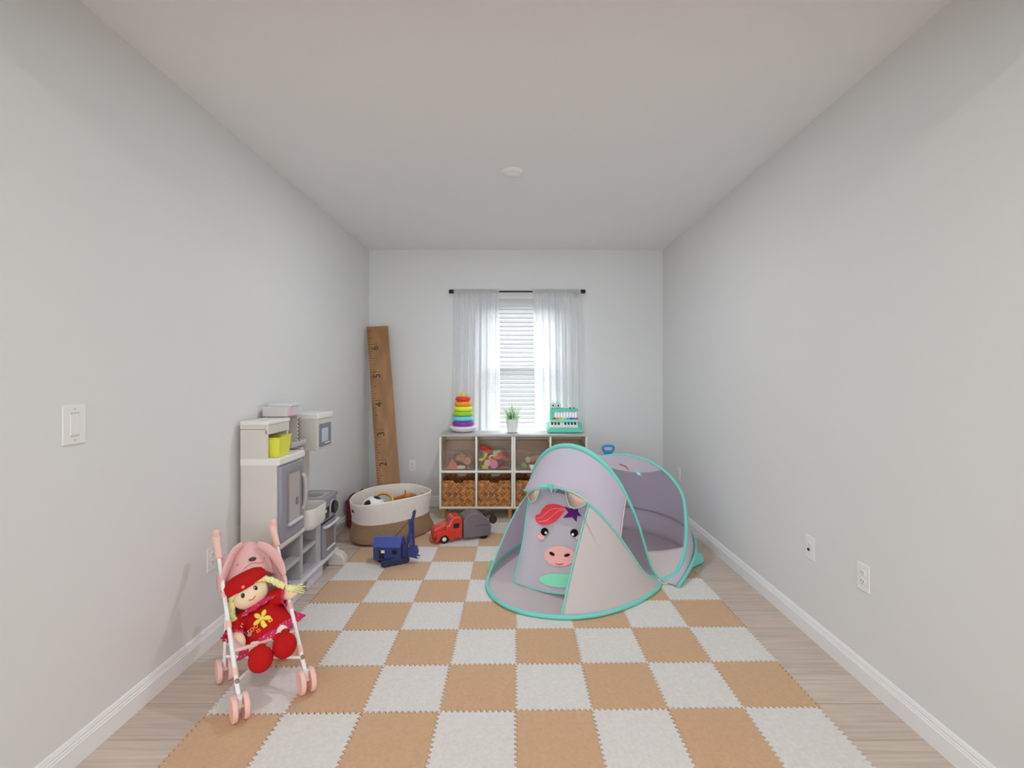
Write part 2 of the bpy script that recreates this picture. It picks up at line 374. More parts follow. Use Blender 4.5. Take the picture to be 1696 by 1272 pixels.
plate('light_switch', 'white rocker light switch on the left wall', 'light switch', (XL, 1.683, 1.213), radians(90), 'switch', 0.09, 0.142)
plate('wall_outlet', 'white outlet on the left wall behind the doll stroller handle', 'outlet', (XL, 2.445, 0.443), radians(90), 'outlet')
plate('cable_outlet', 'white wall plate with a black jack on the right wall', 'outlet', (XR, 2.52, 0.472), radians(-90), 'cable')
plate('wall_outlet', 'white outlet nearest the camera on the right wall', 'outlet', (XR, 2.134, 0.478), radians(-90), 'outlet')
plate('wall_outlet', 'white outlet on the right wall near the back corner, beyond the tent', 'outlet', (XR, 4.55, 0.447), radians(-90), 'outlet')
plate('wall_outlet', 'white outlet on the back wall between the ruler board and the cube shelf', 'outlet', (-1.112, YB, 0.433), 0.0, 'outlet')

# ---------------------------------------------------------------- play mat: every foam tile is a thing
def plush(name, col):
    m = mat(name, col, 0.95, spec=0.1, var=0.05, vscale=60, bump=0.4, bscale=420, sheen=0.25)
    return m
tanm = plush('tan_plush', P(180, 146, 114, 1.42)); creamm = plush('cream_plush', (0.77, 0.735, 0.70, 1))
S, TH = 0.3147, 0.012
def edge(n=26, a=0.0060):                             # toothed edge: list of (t, offset)
    out = [(0.0, 0.0)]
    for i in range(n):
        c = (i + 0.5) / n; h = 0.25 / n; s = a if i % 2 == 0 else -a
        out += [(c - h * 1.25, s * 0.0 + s * 0.92), (c - h * 0.4, s), (c + h * 0.4, s), (c + h * 1.25, s * 0.92)]
    return out
def tile_mesh(name, m):
    g = 0.0007; e = edge(); ring = []
    for t, o in e: ring.append((t * S, -o))           # front edge, left to right
    for t, o in e: ring.append((S + o, t * S))        # right edge, going back
    for t, o in reversed(e[1:] + [(1.0, 0.0)]): ring.append((t * S, S - o))
    for t, o in reversed(e[1:] + [(1.0, 0.0)]): ring.append((o, t * S))
    c = S / 2; ring = [(c + (x - c) * (1 - 2 * g / S), c + (y - c) * (1 - 2 * g / S)) for x, y in ring]
    ins = [(c + (x - c) * 0.992, c + (y - c) * 0.992) for x, y in ring]
    k = len(ring); mb = MB()
    vs = [Vector((x, y, 0.0)) for x, y in ring] + [Vector((x, y, TH - 0.002)) for x, y in ring] + [Vector((x, y, TH)) for x, y in ins]
    fs = [tuple(range(k - 1, -1, -1)), tuple(range(2 * k, 3 * k))]
    for a in (0, k): fs += [(a + i, a + (i + 1) % k, a + k + (i + 1) % k, a + k + i) for i in range(k)]
    mb.add(vs, fs); return mb.build(name, m, flat=True)
MO = Vector((-1.258, 1.921, 0)); E1 = Vector((1, 0.0185, 0)); E2 = Vector((0.003, 1, 0))
proto = {}
ROT = atan2(0.0185 - 0.003, 2.0)
for r in range(-1, 8):
    for c in range(8):
        tan = (r + 1 + c) % 2 == 0
        if r >= 6 and c == 0: continue
        loc = MO + E1 * (S * c) + E2 * (S * r)
        cn = 'tan' if tan else 'cream'
        if cn not in proto: o = proto[cn] = tile_mesh('foam_tile', tanm if tan else creamm)
        else: o = proto[cn].copy(); COL.objects.link(o)
        o.location = loc; o.rotation_euler = (0, 0, ROT)
        cpos = ('at the left end' if c == 0 else 'at the right end' if c == 7 else ORD[c + 1] + ' from left' if c < 4 else ORD[8 - c] + ' from right')
        rpos = 'frontmost row of the mat' if r == -1 else 'rearmost row of the mat' if r == 7 else ORD[r + 2] + ' row from the front'
        tag(o, '%s plush foam tile %s in the %s' % (cn, cpos, rpos), 'play mat tile', 'plush foam tiles of the checkered play mat')
# ================================================================ cube shelves under the window
oak = mat('shelf_white_laminate', P(206, 192, 180, 1.7), 0.5, var=0.03, vscale=12)
topm = mat('shelf_top_laminate', P(176, 172, 168, 1.2), 0.45, var=0.05, vscale=6, stretch=(1, 10, 1))
legm = mat('leg_wood', P(176, 128, 72, 1.5), 0.5, var=0.12, vscale=40, stretch=(1, 1, 0.15))
SY0, SY1, SZ0, SZ1, TK = 4.575, 4.925, 0.105, 0.823, 0.019
def shelf(label, x0, x1, grp='two cube shelf units side by side'):
    t = thing('cube_shelf', label, 'shelf', ((x0 + x1) / 2, (SY0 + SY1) / 2, 0), 0, grp)
    hw = (x1 - x0) / 2; y0, y1 = SY0 - t['_w'][1], SY1 - t['_w'][1]
    MB().bx(-hw, hw, y0 - 0.004, y1, SZ1 - TK, SZ1).build('top', topm, t, flat=True, bevel=0.002)
    MB().bx(-hw, hw, y0, y1, SZ0, SZ0 + TK).build('bottom', oak, t, flat=True, bevel=0.002)
    for s in (-1, 1):
        MB().bx(s * hw, s * (hw - TK), y0, y1, SZ0 + TK, SZ1 - TK).build('side_panel', oak, t, flat=True, bevel=0.001)
    zm = (SZ0 + SZ1) / 2
    MB().bx(-TK / 2, TK / 2, y0 + 0.002, y1 - 0.008, SZ0 + TK, SZ1 - TK).build('divider', oak, t, flat=True)
    for s in (-1, 1):
        MB().bx(s * TK / 2, s * (hw - TK), y0 + 0.002, y1 - 0.008, zm - TK / 2, zm + TK / 2).build('shelf_board', oak, t, flat=True)
    MB().bx(-hw + TK, hw - TK, y1 - 0.008, y1 - 0.002, SZ0 + TK, SZ1 - TK).build('back_panel', mat('shelf_back_board', P(206, 178, 158, 1.7), .6), t, flat=True)
    for sx in (-1, 1):
        for yy in (y0 + 0.045, y1 - 0.045):
            MB().lathe([(0.0165, 0), (0.0215, SZ0)], (sx * (hw - 0.032), yy, 0), 18).build('leg', legm, t)
    return t
UX = [(-0.745, -0.0285), (-0.0265, 0.690)]
shelf('white cube shelf standing under the left half of the window', *UX[0])
shelf('white cube shelf standing under the right half of the window, partly behind the tent', *UX[1])
ZM = (SZ0 + SZ1) / 2
def cells(u):
    x0, x1 = UX[u]; xm = (x0 + x1) / 2
    return [(x0 + TK, xm - TK / 2), (xm + TK / 2, x1 - TK)]
CELL = cells(0) + cells(1)
# clear bins in the top row
acry = see_through('clear_plastic', (0.46, 0.43, 0.41, 1), 0.88, 0.5, 0.0, (0.985, 0.955, 0.935, 1))
binz = ZM + TK / 2
acry_e = see_through('clear_plastic_edge', (0.33, 0.31, 0.30, 1), 0.45, 0.5, 0.0, (0.8, 0.79, 0.78, 1))
def clear_bin(label, c):
    x0, x1 = CELL[c]; w = x1 - x0 - 0.012; hw = w / 2; h, d, k = 0.252, 0.325, 0.003
    t = thing('clear_bin', label, 'storage bin', ((x0 + x1) / 2, SY0 + 0.006 + d / 2, binz + 0.001), 0, 'clear plastic bins on the upper shelves')
    e = 0.012; y0, y1 = -d / 2, d / 2
    mb = MB(); mb.bx(-hw + e, hw - e, y0 + e, y1 - e, 0, k)
    def wall(a, b, c_, d_):                           # a thin sloping wall: bottom a-b, top c_-d_
        n = (Vector(b) - Vector(a)).cross(Vector(d_) - Vector(a)).normalized() * k
        q = [Vector(a), Vector(b), Vector(d_), Vector(c_)]; mb.add(q + [p + n for p in q], [(3, 2, 1, 0), (4, 5, 6, 7), (0, 1, 5, 4), (1, 2, 6, 5), (2, 3, 7, 6), (3, 0, 4, 7)])
    b0, b1 = (-hw + e, y0 + e, 0), (hw - e, y0 + e, 0); b2, b3 = (hw - e, y1 - e, 0), (-hw + e, y1 - e, 0)
    t0, t1 = (-hw, y0 + 0.045, h), (hw, y0 + 0.045, h); t2, t3 = (hw, y1, h), (-hw, y1, h)
    f0, f1 = (-hw + 0.004, y0 + 0.002, h - 0.06), (hw - 0.004, y0 + 0.002, h - 0.06)
    wall(b0, b1, f0, f1); wall(b2, b3, t2, t3)
    mb.build('bin_body', acry, t, flat=True)
    mb2 = MB()
    for s in (-1, 1):
        poly = [(y0 + e, 0), (y1 - e, 0), (y1, h), (y0 + 0.045, h), (y0 + 0.002, h - 0.06)]
        mb2.prism(poly, (s * (hw - 0.004) - 0.0015, 0, 0), (0, 1, 0), (0, 0, 1), 0.003)
    mb2.build('side_wall', acry, t, flat=True)
    r = 0.0032
    mb3 = MB()
    mb3.tube([f0, t0, t3, t2, t1, f1], r, 6); mb3.tube([f0, f1], r, 6); mb3.tube([b0, b1, b2, b3], r * 0.9, 6, True)
    for a, b in ((b0, f0), (b1, f1)): mb3.tube([a, b], r * 0.8, 6)
    mb3.build('rim', acry_e, t)
    MB().tube([(-0.03, y0 + 0.004, h - 0.098), (0.03, y0 + 0.004, h - 0.098), (0.03, y0 + 0.005, h - 0.075), (-0.03, y0 + 0.005, h - 0.075)], 0.002, 6, True).build('grip_slot', acry_e, t)
    return t
clear_bin('clear plastic bin of pale wooden toys, leftmost on the upper shelf', 0)
clear_bin('clear plastic bin crammed with bright toy food, second on the upper shelf', 1)
clear_bin('clear plastic bin holding a green ball and toy boat, third on the upper shelf', 2)
clear_bin('clear plastic bin mostly hidden by the top of the tent', 3)
# woven baskets in the bottom row
def weave_mat():                                     # twill of flat split cane: two sets of diagonal strips taking turns
    m = bpy.data.materials.new('woven_seagrass'); m.use_nodes = True; nt = m.node_tree; b = nt.nodes['Principled BSDF']; L = nt.links
    tc = nt.nodes.new('ShaderNodeTexCoord'); mp = nt.nodes.new('ShaderNodeMapping'); mp.inputs['Rotation'].default_value = (0, radians(45), 0); L.new(tc.outputs['Object'], mp.inputs[0])
    ck = nt.nodes.new('ShaderNodeTexChecker'); ck.inputs['Scale'].default_value = 24; L.new(mp.outputs[0], ck.inputs[0])
    cols = []
    for st_ in ((4, 1, 34), (34, 1, 4)):
        m2 = nt.nodes.new('ShaderNodeMapping'); m2.inputs['Scale'].default_value = st_; L.new(mp.outputs[0], m2.inputs[0])
        n = nt.nodes.new('ShaderNodeTexNoise'); n.inputs['Scale'].default_value = 2.2; n.inputs['Detail'].default_value = 2; L.new(m2.outputs[0], n.inputs['Vector'])
        r = nt.nodes.new('ShaderNodeValToRGB'); r.color_ramp.elements[0].position = .36; r.color_ramp.elements[1].position = .66
        r.color_ramp.elements[0].color = P(112, 70, 36, 1.7); r.color_ramp.elements[1].color = P(182, 124, 66, 1.7); L.new(n.outputs[0], r.inputs[0]); cols.append(r.outputs[0])
        if len(cols) == 2: r.color_ramp.elements[0].color = P(96, 58, 30, 1.7); r.color_ramp.elements[1].color = P(160, 104, 52, 1.7)
    mx = nt.nodes.new('ShaderNodeMix'); mx.data_type = 'RGBA'; L.new(ck.outputs[1], mx.inputs[0]); L.new(cols[0], mx.inputs[6]); L.new(cols[1], mx.inputs[7]); L.new(mx.outputs[2], b.inputs['Base Color'])
    bp = nt.nodes.new('ShaderNodeBump'); bp.inputs['Strength'].default_value = .35; bp.inputs['Distance'].default_value = .003; L.new(ck.outputs[1], bp.inputs['Height']); L.new(bp.outputs[0], b.inputs['Normal'])
    b.inputs['Roughness'].default_value = .6; return m
weave = weave_mat()
baskz = SZ0 + TK
def woven_basket(label, c):
    x0, x1 = CELL[c]; hw = (x1 - x0) / 2 - 0.006; d, h, k = 0.315, 0.252, 0.008
    mb = MB(); y0 = -d / 2
    notch = [(-hw, 0), (hw, 0), (hw, h), (0.052, h), (0.036, h - 0.024), (-0.036, h - 0.024), (-0.052, h), (-hw, h)]
    mb.prism(notch, (0, y0, 0), (1, 0, 0), (0, 0, 1), -k); mb.prism(notch, (0, d / 2 - k, 0), (1, 0, 0), (0, 0, 1), -k)
    mb.bx(-hw, -hw + k, y0 + k, d / 2 - k, 0, h).bx(hw - k, hw, y0 + k, d / 2 - k, 0, h).bx(-hw + k, hw - k, y0 + k, d / 2 - k, 0, k)
    o = mb.build('woven_basket', weave, None, loc=((x0 + x1) / 2, SY0 + 0.012 + d / 2, baskz), flat=True, bevel=0.003)
    return tag(o, label, 'basket', 'woven baskets on the lower shelves')
woven_basket('brown woven basket at the left end of the lower shelf', 0)
woven_basket('brown woven basket second from left on the lower shelf', 1)
woven_basket('brown woven basket on the lower shelf half hidden by the tent', 2)

# ---------------------------------------------------------------- toys inside the bins
def cm(key, c, **k): return mat('toy_' + key, P(*c, 1.7), **({'rough': 0.45} | k))
def lump(name, label, c, fx, fy, z, shape, m, group, rot=(0, 0, 0)):
    x0, x1 = CELL[c]; loc = Vector((x0 + (x1 - x0) * (.5 + (fx - .5) * .84), SY0 + fy, binz + 0.005 + z))
    mb = MB(); shape(mb); R = (Matrix.Rotation(rot[2], 3, 'Z') @ Matrix.Rotation(rot[1], 3, 'Y') @ Matrix.Rotation(rot[0], 3, 'X'))
    mb.v = [R @ v for v in mb.v]
    lo = min(v.z for v in mb.v); mb.v = [v - Vector((0, 0, lo)) for v in mb.v]
    o = mb.build(name, m, None, loc=loc, bevel=0.002, ang=35)
    return tag(o, label, 'toy', group)
wood1 = cm('pale_wood', (176, 140, 112), var=0.1); wood2 = cm('pink_wood', (184, 128, 108), var=0.08); wood3 = cm('white_wood', (200, 190, 178)); wood4 = cm('brown_wood', (140, 102, 76), var=0.1)
blk = lambda a, b, c: (lambda q: q.box((0, 0, 0), (a, b, c)))
cyl = lambda r, h: (lambda q: q.lathe([(0, 0), (r, 0), (r, h), (0, h)], n=20))
tri = lambda w, h, d: (lambda q: q.prism([(-w / 2, 0), (w / 2, 0), (0, h)], (0, 0, 0), (1, 0, 0), (0, 0, 1), d))
egg = lambda a, b, c: (lambda q: q.ell((0, 0, 0), (a, b, c), nu=18, nv=12))
G1 = 'wooden toys in the leftmost clear bin'
lump('toy_block', 'pink wooden triangle block in the leftmost clear bin', 0, .27, .075, .012, tri(.115, .1, .03), wood2, G1, (.25, 0, .1))
lump('toy_block', 'flat white wooden oval lying at the front of the leftmost clear bin', 0, .58, .055, .004, egg(.045, .03, .014), wood3, G1, (.3, 0, 0))
lump('toy_block', 'long pink wooden bar on the floor of the leftmost clear bin', 0, .3, .045, .002, blk(.11, .02, .014), wood2, G1, (0, 0, .08))
lump('toy_block', 'pale wooden arch block leaning in the middle of the leftmost clear bin', 0, .5, .13, .05, blk(.08, .03, .05), wood1, G1, (.3, .4, .2))
lump('toy_block', 'pale wooden disc at the right of the leftmost clear bin', 0, .76, .10, .035, cyl(.038, .02), wood1, G1, (1.1, 0, .4))
lump('toy_block', 'brown wooden cube at the back of the leftmost clear bin', 0, .38, .19, .06, blk(.055, .055, .055), wood4, G1, (0, .3, .5))
lump('toy_block', 'pale wooden roof block on top of the heap in the leftmost clear bin', 0, .50, .19, .105, tri(.1, .05, .04), wood1, G1, (0, 0, .2))
lump('toy_block', 'small brown wooden cylinder at the right front of the leftmost clear bin', 0, .84, .055, .003, cyl(.022, .04), wood4, G1)
lump('toy_block', 'pale wooden plank leaning at the right back of the leftmost clear bin', 0, .72, .2, .04, blk(.1, .02, .04), wood1, G1, (0, -.5, .1))
G2 = 'toy food in the second clear bin'
red = cm('red', (178, 44, 40)); yel = cm('yellow', (214, 176, 60)); pink = cm('pink', (206, 112, 150)); peach = cm('peach', (214, 150, 110)); crm = cm('cream', (222, 200, 160)); dbr = cm('chocolate', (96, 52, 36)); org = cm('orange', (204, 112, 60)); brn = cm('brown', (152, 84, 54)); dgr = cm('olive', (70, 62, 48)); ppk = cm('pale_pink', (220, 160, 160))
F2 = [('pink toy doughnut disc at the front of the second clear bin', .47, .055, .004, cyl(.043, .018), pink, (1.35, 0, .1)),
      ('pale pink toy flower at the front left of the second clear bin', .26, .06, .025, cyl(.034, .015), ppk, (1.3, 0, -.2)),
      ('yellow toy cheese block at the lower left of the second clear bin', .15, .06, .002, blk(.06, .05, .035), yel, (0, .1, .3)),
      ('yellow toy banana at the left of the second clear bin', .12, .07, .075, (lambda q: q.tube(spline([(-.05, 0, .02), (-.02, 0, 0), (.02, 0, .005), (.05, 0, .03)], 5), .015, 10)), yel, (0, -.6, .3)),
      ('orange toy carrot in the middle of the second clear bin', .27, .09, .075, (lambda q: q.lathe([(0, 0), (.022, .01), (.018, .05), (.004, .11), (0, .112)], n=16)), org, (0, 1.0, .5)),
      ('red and white toy wrapper at the top left of the second clear bin', .18, .12, .14, blk(.1, .03, .05), red, (.2, .5, .1)),
      ('yellow toy cup below the red wrapper in the second clear bin', .13, .15, .105, (lambda q: q.lathe([(0, 0), (.022, 0), (.03, .05), (0, .05)], n=18)), yel, (.4, .3, 0)),
      ('cream toy bread slice at the top of the second clear bin', .58, .12, .115, blk(.075, .022, .055), crm, (.1, -.15, .1)),
      ('orange toy lobster body right of centre in the second clear bin', .6, .075, .085, egg(.055, .022, .022), org, (0, -.1, .15)),
      ('red toy tomato slice at the upper right of the second clear bin', .70, .11, .105, cyl(.028, .014), red, (1.2, 0, .3)),
      ('brown toy drumstick at the right of the second clear bin', .86, .08, .055, (lambda q: q.ell((0, 0, 0), (.042, .026, .026)).tube([(.03, 0, 0), (.07, 0, .0)], .009, 8)), brn, (0, .5, .2)),
      ('chocolate brown toy biscuit at the upper right of the second clear bin', .86, .13, .1, cyl(.036, .02), dbr, (.8, 0, .5)),
      ('dark olive toy net in the lower right of the second clear bin', .7, .085, .02, egg(.035, .03, .034), dgr, (0, 0, 0)),
      ('flat brown toy cutlet at the lower right of the second clear bin', .84, .05, .002, egg(.045, .03, .016), brn, (0, 0, .3)),
      ('peach toy bun in the middle of the second clear bin', .44, .12, .06, egg(.034, .034, .026), peach, (0, 0, 0)),
      ('cream toy noodle loop in the middle of the second clear bin', .42, .07, .075, (lambda q: q.torus((0, 0, 0), .026, .009, (0, 1, .3))), crm, (0, 0, 0)),
      ('red toy pepper behind the bread in the second clear bin', .42, .15, .12, egg(.03, .022, .022), red, (0, .3, .2)),
      ('brown toy patty under the heap in the second clear bin', .5, .16, .01, cyl(.05, .05), brn, (0, 0, 0))]
for l, fx, fy, z, sh, m, rt in F2: lump('toy_food', l, 1, fx, fy, z, sh, m, G2, rt)
G3 = 'toys in the third clear bin'
lump('toy_ball', 'small green ball at the front left of the third clear bin', 2, .2, .06, .003, egg(.032, .032, .032), cm('green', (118, 158, 88)), G3)
lump('toy_ball', 'pale translucent ball behind the green ball in the third clear bin', 2, .36, .10, .05, egg(.032, .032, .032), cm('milky', (192, 176, 166)), G3)
lump('toy_boat', 'white toy boat with a dark oval window at the front of the third clear bin', 2, .66, .06, .002, (lambda q: q.prism([(-.075, .045), (-.06, 0), (.06, 0), (.085, .045)], (0, 0, 0), (1, 0, 0), (0, 0, 1), .05).ell((-.005, -.001, .022), (.018, .003, .009), m=1)), [cm('boat_white', (208, 196, 182)), dbr], G3)
lump('toy_cone', 'left of two small red cones standing on the toy boat', 2, .58, .085, .049, (lambda q: q.lathe([(.014, 0), (0, .045)], n=14)), red, G3)
lump('toy_cone', 'right of two small red cones standing on the toy boat', 2, .78, .085, .049, (lambda q: q.lathe([(.014, 0), (0, .045)], n=14)), red, G3)
lump('toy_block', 'grey purple block between the green ball and the boat in the third clear bin', 2, .37, .075, .003, blk(.04, .04, .04), cm('mauve', (132, 112, 120)), G3)
lump('toy_block', 'pink block at the upper right of the third clear bin', 2, .85, .16, .06, blk(.05, .05, .05), pink, G3, (0, .4, .3))
lump('toy_block', 'tan block in the middle back of the third clear bin', 2, .6, .17, .05, blk(.09, .05, .06), wood1, G3, (0, -.2, .3))

# ---------------------------------------------------------------- things on top of the shelf
TZ = SZ1
sk = thing('stacking_post', 'white rocking base with an orange topped post of the ring stacker', 'toy', (-0.540, 4.80, TZ))
pearl = mat('pearl_plastic', P(212, 200, 214, 1.5), 0.3)
MB().lathe([(0, 0), (0.075, 0.0), (0.115, 0.018), (0.137, 0.042), (0.139, 0.054), (0.130, 0.061), (0.05, 0.064), (0, 0.064)], n=40).build('base', pearl, sk)
MB().lathe([(0.022, 0.06), (0.020, 0.36), (0.0, 0.36)], n=20).build('post', pearl, sk)
MB().lathe([(0.0, 0.352), (0.027, 0.353), (0.027, 0.392), (0.023, 0.401), (0, 0.404)], n=24).build('cap', mat('amber', P(232, 176, 48, 1.55), 0.3), sk)
RC = [('purple', (112, 40, 128), .112), ('light blue', (92, 168, 214), .110), ('green', (122, 172, 46), .104), ('yellow', (240, 200, 44), .097), ('orange', (244, 130, 30), .088), ('red', (214, 44, 32), .080)]
zz = 0.064
rest = ['resting on the white base', 'on the purple ring', 'on the light blue ring', 'on the green ring', 'on the yellow ring', 'topmost under the orange cap']
for i, (n_, c_, R_) in enumerate(RC):
    h = 0.0495; r_ = 0.0245; mb = MB(); ri = 0.029
    pr = []
    for q in range(13):
        a = -pi / 2 + pi * q / 12; pr.append((R_ - r_ + r_ * cos(a), r_ + r_ * sin(a)))
    pr = [(ri, 0.004)] + pr + [(ri, 2 * r_ - 0.004), (ri, 0.004)]
    mb.lathe(pr, n=40)
    mb.f = mb.f[:-2] if len(mb.f[-1]) > 4 else mb.f; mb.m = mb.m[:len(mb.f)]
    o = mb.build('stacking_ring', mat('ring_' + n_.replace(' ', '_'), P(*c_, 1.75), 0.28, coat=0.2), None, loc=(-0.540, 4.80, TZ + zz), ang=60)
    tag(o, '%s plastic stacking ring, %s' % (n_, rest[i]), 'toy ring', 'rainbow stacking rings'); zz += h
pp = thing('potted_grass', 'white pot of green and white grass standing on the shelf', 'potted plant', (-0.040, 4.735, TZ))
MB().lathe([(0, 0.006), (0.047, 0.006), (0.062, 0.130), (0.066, 0.132), (0.066, 0.138), (0.060, 0.138), (0.058, 0.118), (0, 0.118)], n=32).build('pot', mat('pot_white', P(214, 212, 214, 1.55), 0.35), pp)
MB().lathe([(0, 0), (0.052, 0), (0.056, 0.007), (0.048, 0.0085), (0, 0.0085)], n=32).build('saucer', mat('saucer_grey', P(150, 145, 143, 1.5), 0.4), pp)
MB().lathe([(0, 0.118), (0.0585, 0.1185), (0.0585, 0.122), (0, 0.126)], n=24).build('soil', mat('soil', (0.03, 0.05, 0.02, 1), 0.95, bump=0.8, bscale=90), pp)
mb = MB(); rg = random.Random(3)
for i in range(130):
    a = rg.uniform(0, 2 * pi); r0 = rg.uniform(0, .042); lean = rg.uniform(.05, .95) if i % 7 else rg.uniform(1.0, 1.25); L_ = rg.uniform(.13, .21) if i % 7 else rg.uniform(.20, .27)
    p0 = Vector((r0 * cos(a), r0 * sin(a), .12)); dv = Vector((cos(a), sin(a) * (.35 if sin(a) > 0 else .8), 0)); w = rg.uniform(.0028, .0055) if i % 7 else .0065; side = Vector((-sin(a), cos(a), 0))
    vs = []
    for q in range(7):
        t = q / 6; p = p0 + dv * (L_ * (lean * 0.8 * t + .25 * t * t * lean)) + Vector((0, 0, L_ * (t * (1.0 - .4 * lean) - .32 * lean * t * t))); ww = w * (1 - t) ** .6
        vs += [p - side * ww, p + side * ww]
    mb.add(vs, [(2 * q, 2 * q + 1, 2 * q + 3, 2 * q + 2) for q in range(6)], i % 3 if i % 7 else 2)
mb.build('grass_blades', [mat('grass_green', P(118, 168, 84, 1.5), .5, trans=.35), mat('grass_dark', P(78, 132, 70, 1.5), .5, trans=.3), mat('grass_pale', P(190, 205, 190, 1.5), .5, trans=.35)], pp)
# crocodile piano
teal = mat('croc_teal', P(92, 186, 160, 1.4), 0.35)
pn = thing('crocodile_piano', 'teal crocodile shaped toy piano on the right end of the shelf', 'toy piano', (0.486, 4.77, TZ))
def rr(x0, x1, z0, z1, r, n=5):
    out = []
    for cx, cz, a0 in ((x1 - r, z0 + r, -pi / 2), (x1 - r, z1 - r, 0), (x0 + r, z1 - r, pi / 2), (x0 + r, z0 + r, pi)):
        for i in range(n + 1):
            a = a0 + pi / 2 * i / n; out.append((cx + r * cos(a), cz + r * sin(a)))
    return out
MB().prism([(-.09, .004), (.09, .004), (.09, .098), (.015, .098), (-.062, .046), (-.082, .046), (-.09, .036)], (-.176, 0, 0), (0, 1, 0), (0, 0, 1), .352).build('base', teal, pn, bevel=.010, seg=3)
RK = Matrix.Rotation(atan2(.052, .077), 3, 'X'); KO = Vector((0, -.062, .046)); kq = lambda x, s_, h: KO + RK @ Vector((x, s_, h))
MB().box(kq(-.012, .044, .004), (.285, .070, .012), 0, RK).build('white_keys', mat('key_white', P(226, 224, 220, 1.5), .3), pn, flat=True, bevel=.002)
for i in (0, 1, 2, 4, 5, 6, 7): MB().box(kq(-.125 + i * .033, .060, .012), (.019, .034, .010), 0, RK).build('black_key', mat('key_black', (.02, .02, .025, 1), .3), pn, flat=True, bevel=.0015)
MB().prism(rr(-.142, .145, .0, .03, .012), (0, .022, .096), (1, 0, 0), (0, 0, 1), -.03).build('music_deck', mat('croc_teal_light', P(120, 206, 178, 1.6), .35), pn, bevel=.003)
mb = MB(); mb.prism([(-.142, .045), (-.105, .045), (-.105, .200), (.145, .206), (.152, .222), (.146, .236), (.11, .240), (-.06, .242), (-.12, .246), (-.138, .235), (-.142, .21)], (0, .045, 0), (1, 0, 0), (0, 0, 1), -.04)
mb.build('upper_jaw', teal, pn, bevel=.005)
MB().bx(-.105, .132, .066, .072, .1, .203).build('white_backboard', mat('backboard', P(214, 216, 226, 1.5), .4), pn, flat=True)
mb = MB()
for i in range(8): mb.bx(-.09 + i * .029, -.072 + i * .029, .058, .064, .118, .2)
mb.build('chime_bars', mat('chime_silver', P(206, 202, 212, 1.4), .3, metal=.3), pn, flat=True, bevel=.001)
bc = [(150, 70, 60), (226, 120, 60), (226, 160, 80), (220, 200, 100), (120, 190, 150), (80, 140, 200), (90, 80, 150), (130, 70, 130), (170, 70, 130)]
for i, c_ in enumerate(bc): MB().ell((-.102 + i * .029, .042, .130), .0150, nu=14, nv=10).build('bead', mat('bead_%d_%d' % (c_[0], c_[2]), P(*c_, 1.6), .3), pn)
for x in (-.112, -.060):
    e_ = MB().prism([(.029 * cos(q * pi / 10), .029 * sin(q * pi / 10)) for q in range(20)], (x, .03, .268), (1, 0, 0), (0, 0, 1), -.026)
    e_ = e_.build('eye', teal, pn, bevel=.004)
    MB().lathe([(0.0215, 0), (.0205, .003), (0, .004)], (x, .030, .268), 22, (0, -1, 0)).build('eyeball', mat('eye_white', P(222, 226, 220, 1.5), .3), e_)
    MB().lathe([(0.0105, 0), (.010, .002), (0, .0025)], (x, .0265, .267), 18, (0, -1, 0)).build('pupil', mat('pupil', (.015, .02, .03, 1), .3), e_)
for x in (.06, .1): MB().ell((x, .03, .243), (.011, .011, .008)).build('nostril', mat('croc_dark', P(46, 120, 96, 1.5), .4), pn)

# ---------------------------------------------------------------- ruler board leaning in the left back corner
BL, BR_, TL_ = Vector((-1.285, 4.452, 0.0)), Vector((-1.083, 4.502, 0.0)), Vector((-1.545, 4.872, 1.897))
TL_ = Vector((-1.545, 4.878, 1.90))
ux = (BR_ - BL).normalized(); up = (TL_ - BL); Lb = up.length; up.normalize(); ux = (ux - up * ux.dot(up)).normalized(); nf = ux.cross(up)   # nf points to the camera
if nf.y > 0: nf = -nf
Wb = 0.215
rl = thing('ruler_board', 'tall wooden ruler growth board leaning in the back left corner', 'ruler board', tuple(BL))
def rb(x, y, z=0): return BL + ux * x + up * y + nf * z
def ruler_wood():
    m = mat('ruler_wood', P(128, 93, 58, 1.55), .5, var=.22, vscale=5, stretch=(3, 3, .35)); return m
mb = MB(); c8 = [rb(0, 0, 0), rb(Wb, 0, 0), rb(Wb, Lb, 0), rb(0, Lb, 0)]
mb.add(c8 + [p - nf * .019 for p in c8], [(0, 1, 2, 3), (7, 6, 5, 4), (0, 4, 5, 1), (1, 5, 6, 2), (2, 6, 7, 3), (3, 7, 4, 0)])
lo = min(v.z for v in mb.v); 
mb.build('board', ruler_wood(), rl, world=True, flat=True, bevel=.002)
ink = mat('ruler_ink', (.012, .010, .010, 1), .6)
mb = MB(); mb2 = MB(); ft = .3 * 1.0 ; ft = Lb / 6.66
def strip(m_, x0, x1, y0, y1): m_.add([rb(x0, y0, .0008), rb(x1, y0, .0008), rb(x1, y1, .0008), rb(x0, y1, .0008)], [(0, 1, 2, 3)])
for i in range(1, 79):
    y = i * ft / 12
    l_ = .072 if i % 12 == 0 else .05 if i % 6 == 0 else .038 if i % 3 == 0 else .026
    strip(mb, .004, .004 + l_, y - .0020, y + .0020)
    if i % 12 == 0: strip(mb, .004 + l_ + .004, .004 + l_ + .02, y - .004, y + .001)
mb.build('tick_marks', ink, rl, world=True, flat=True)
for n_ in range(1, 7):
    m_ = MB(); text_mesh(m_, str(n_), rb(.07, n_ * ft - .042, .0006), up, -ux, .098, depth=.0006); m_.build('numeral', ink, rl, world=True, flat=True)
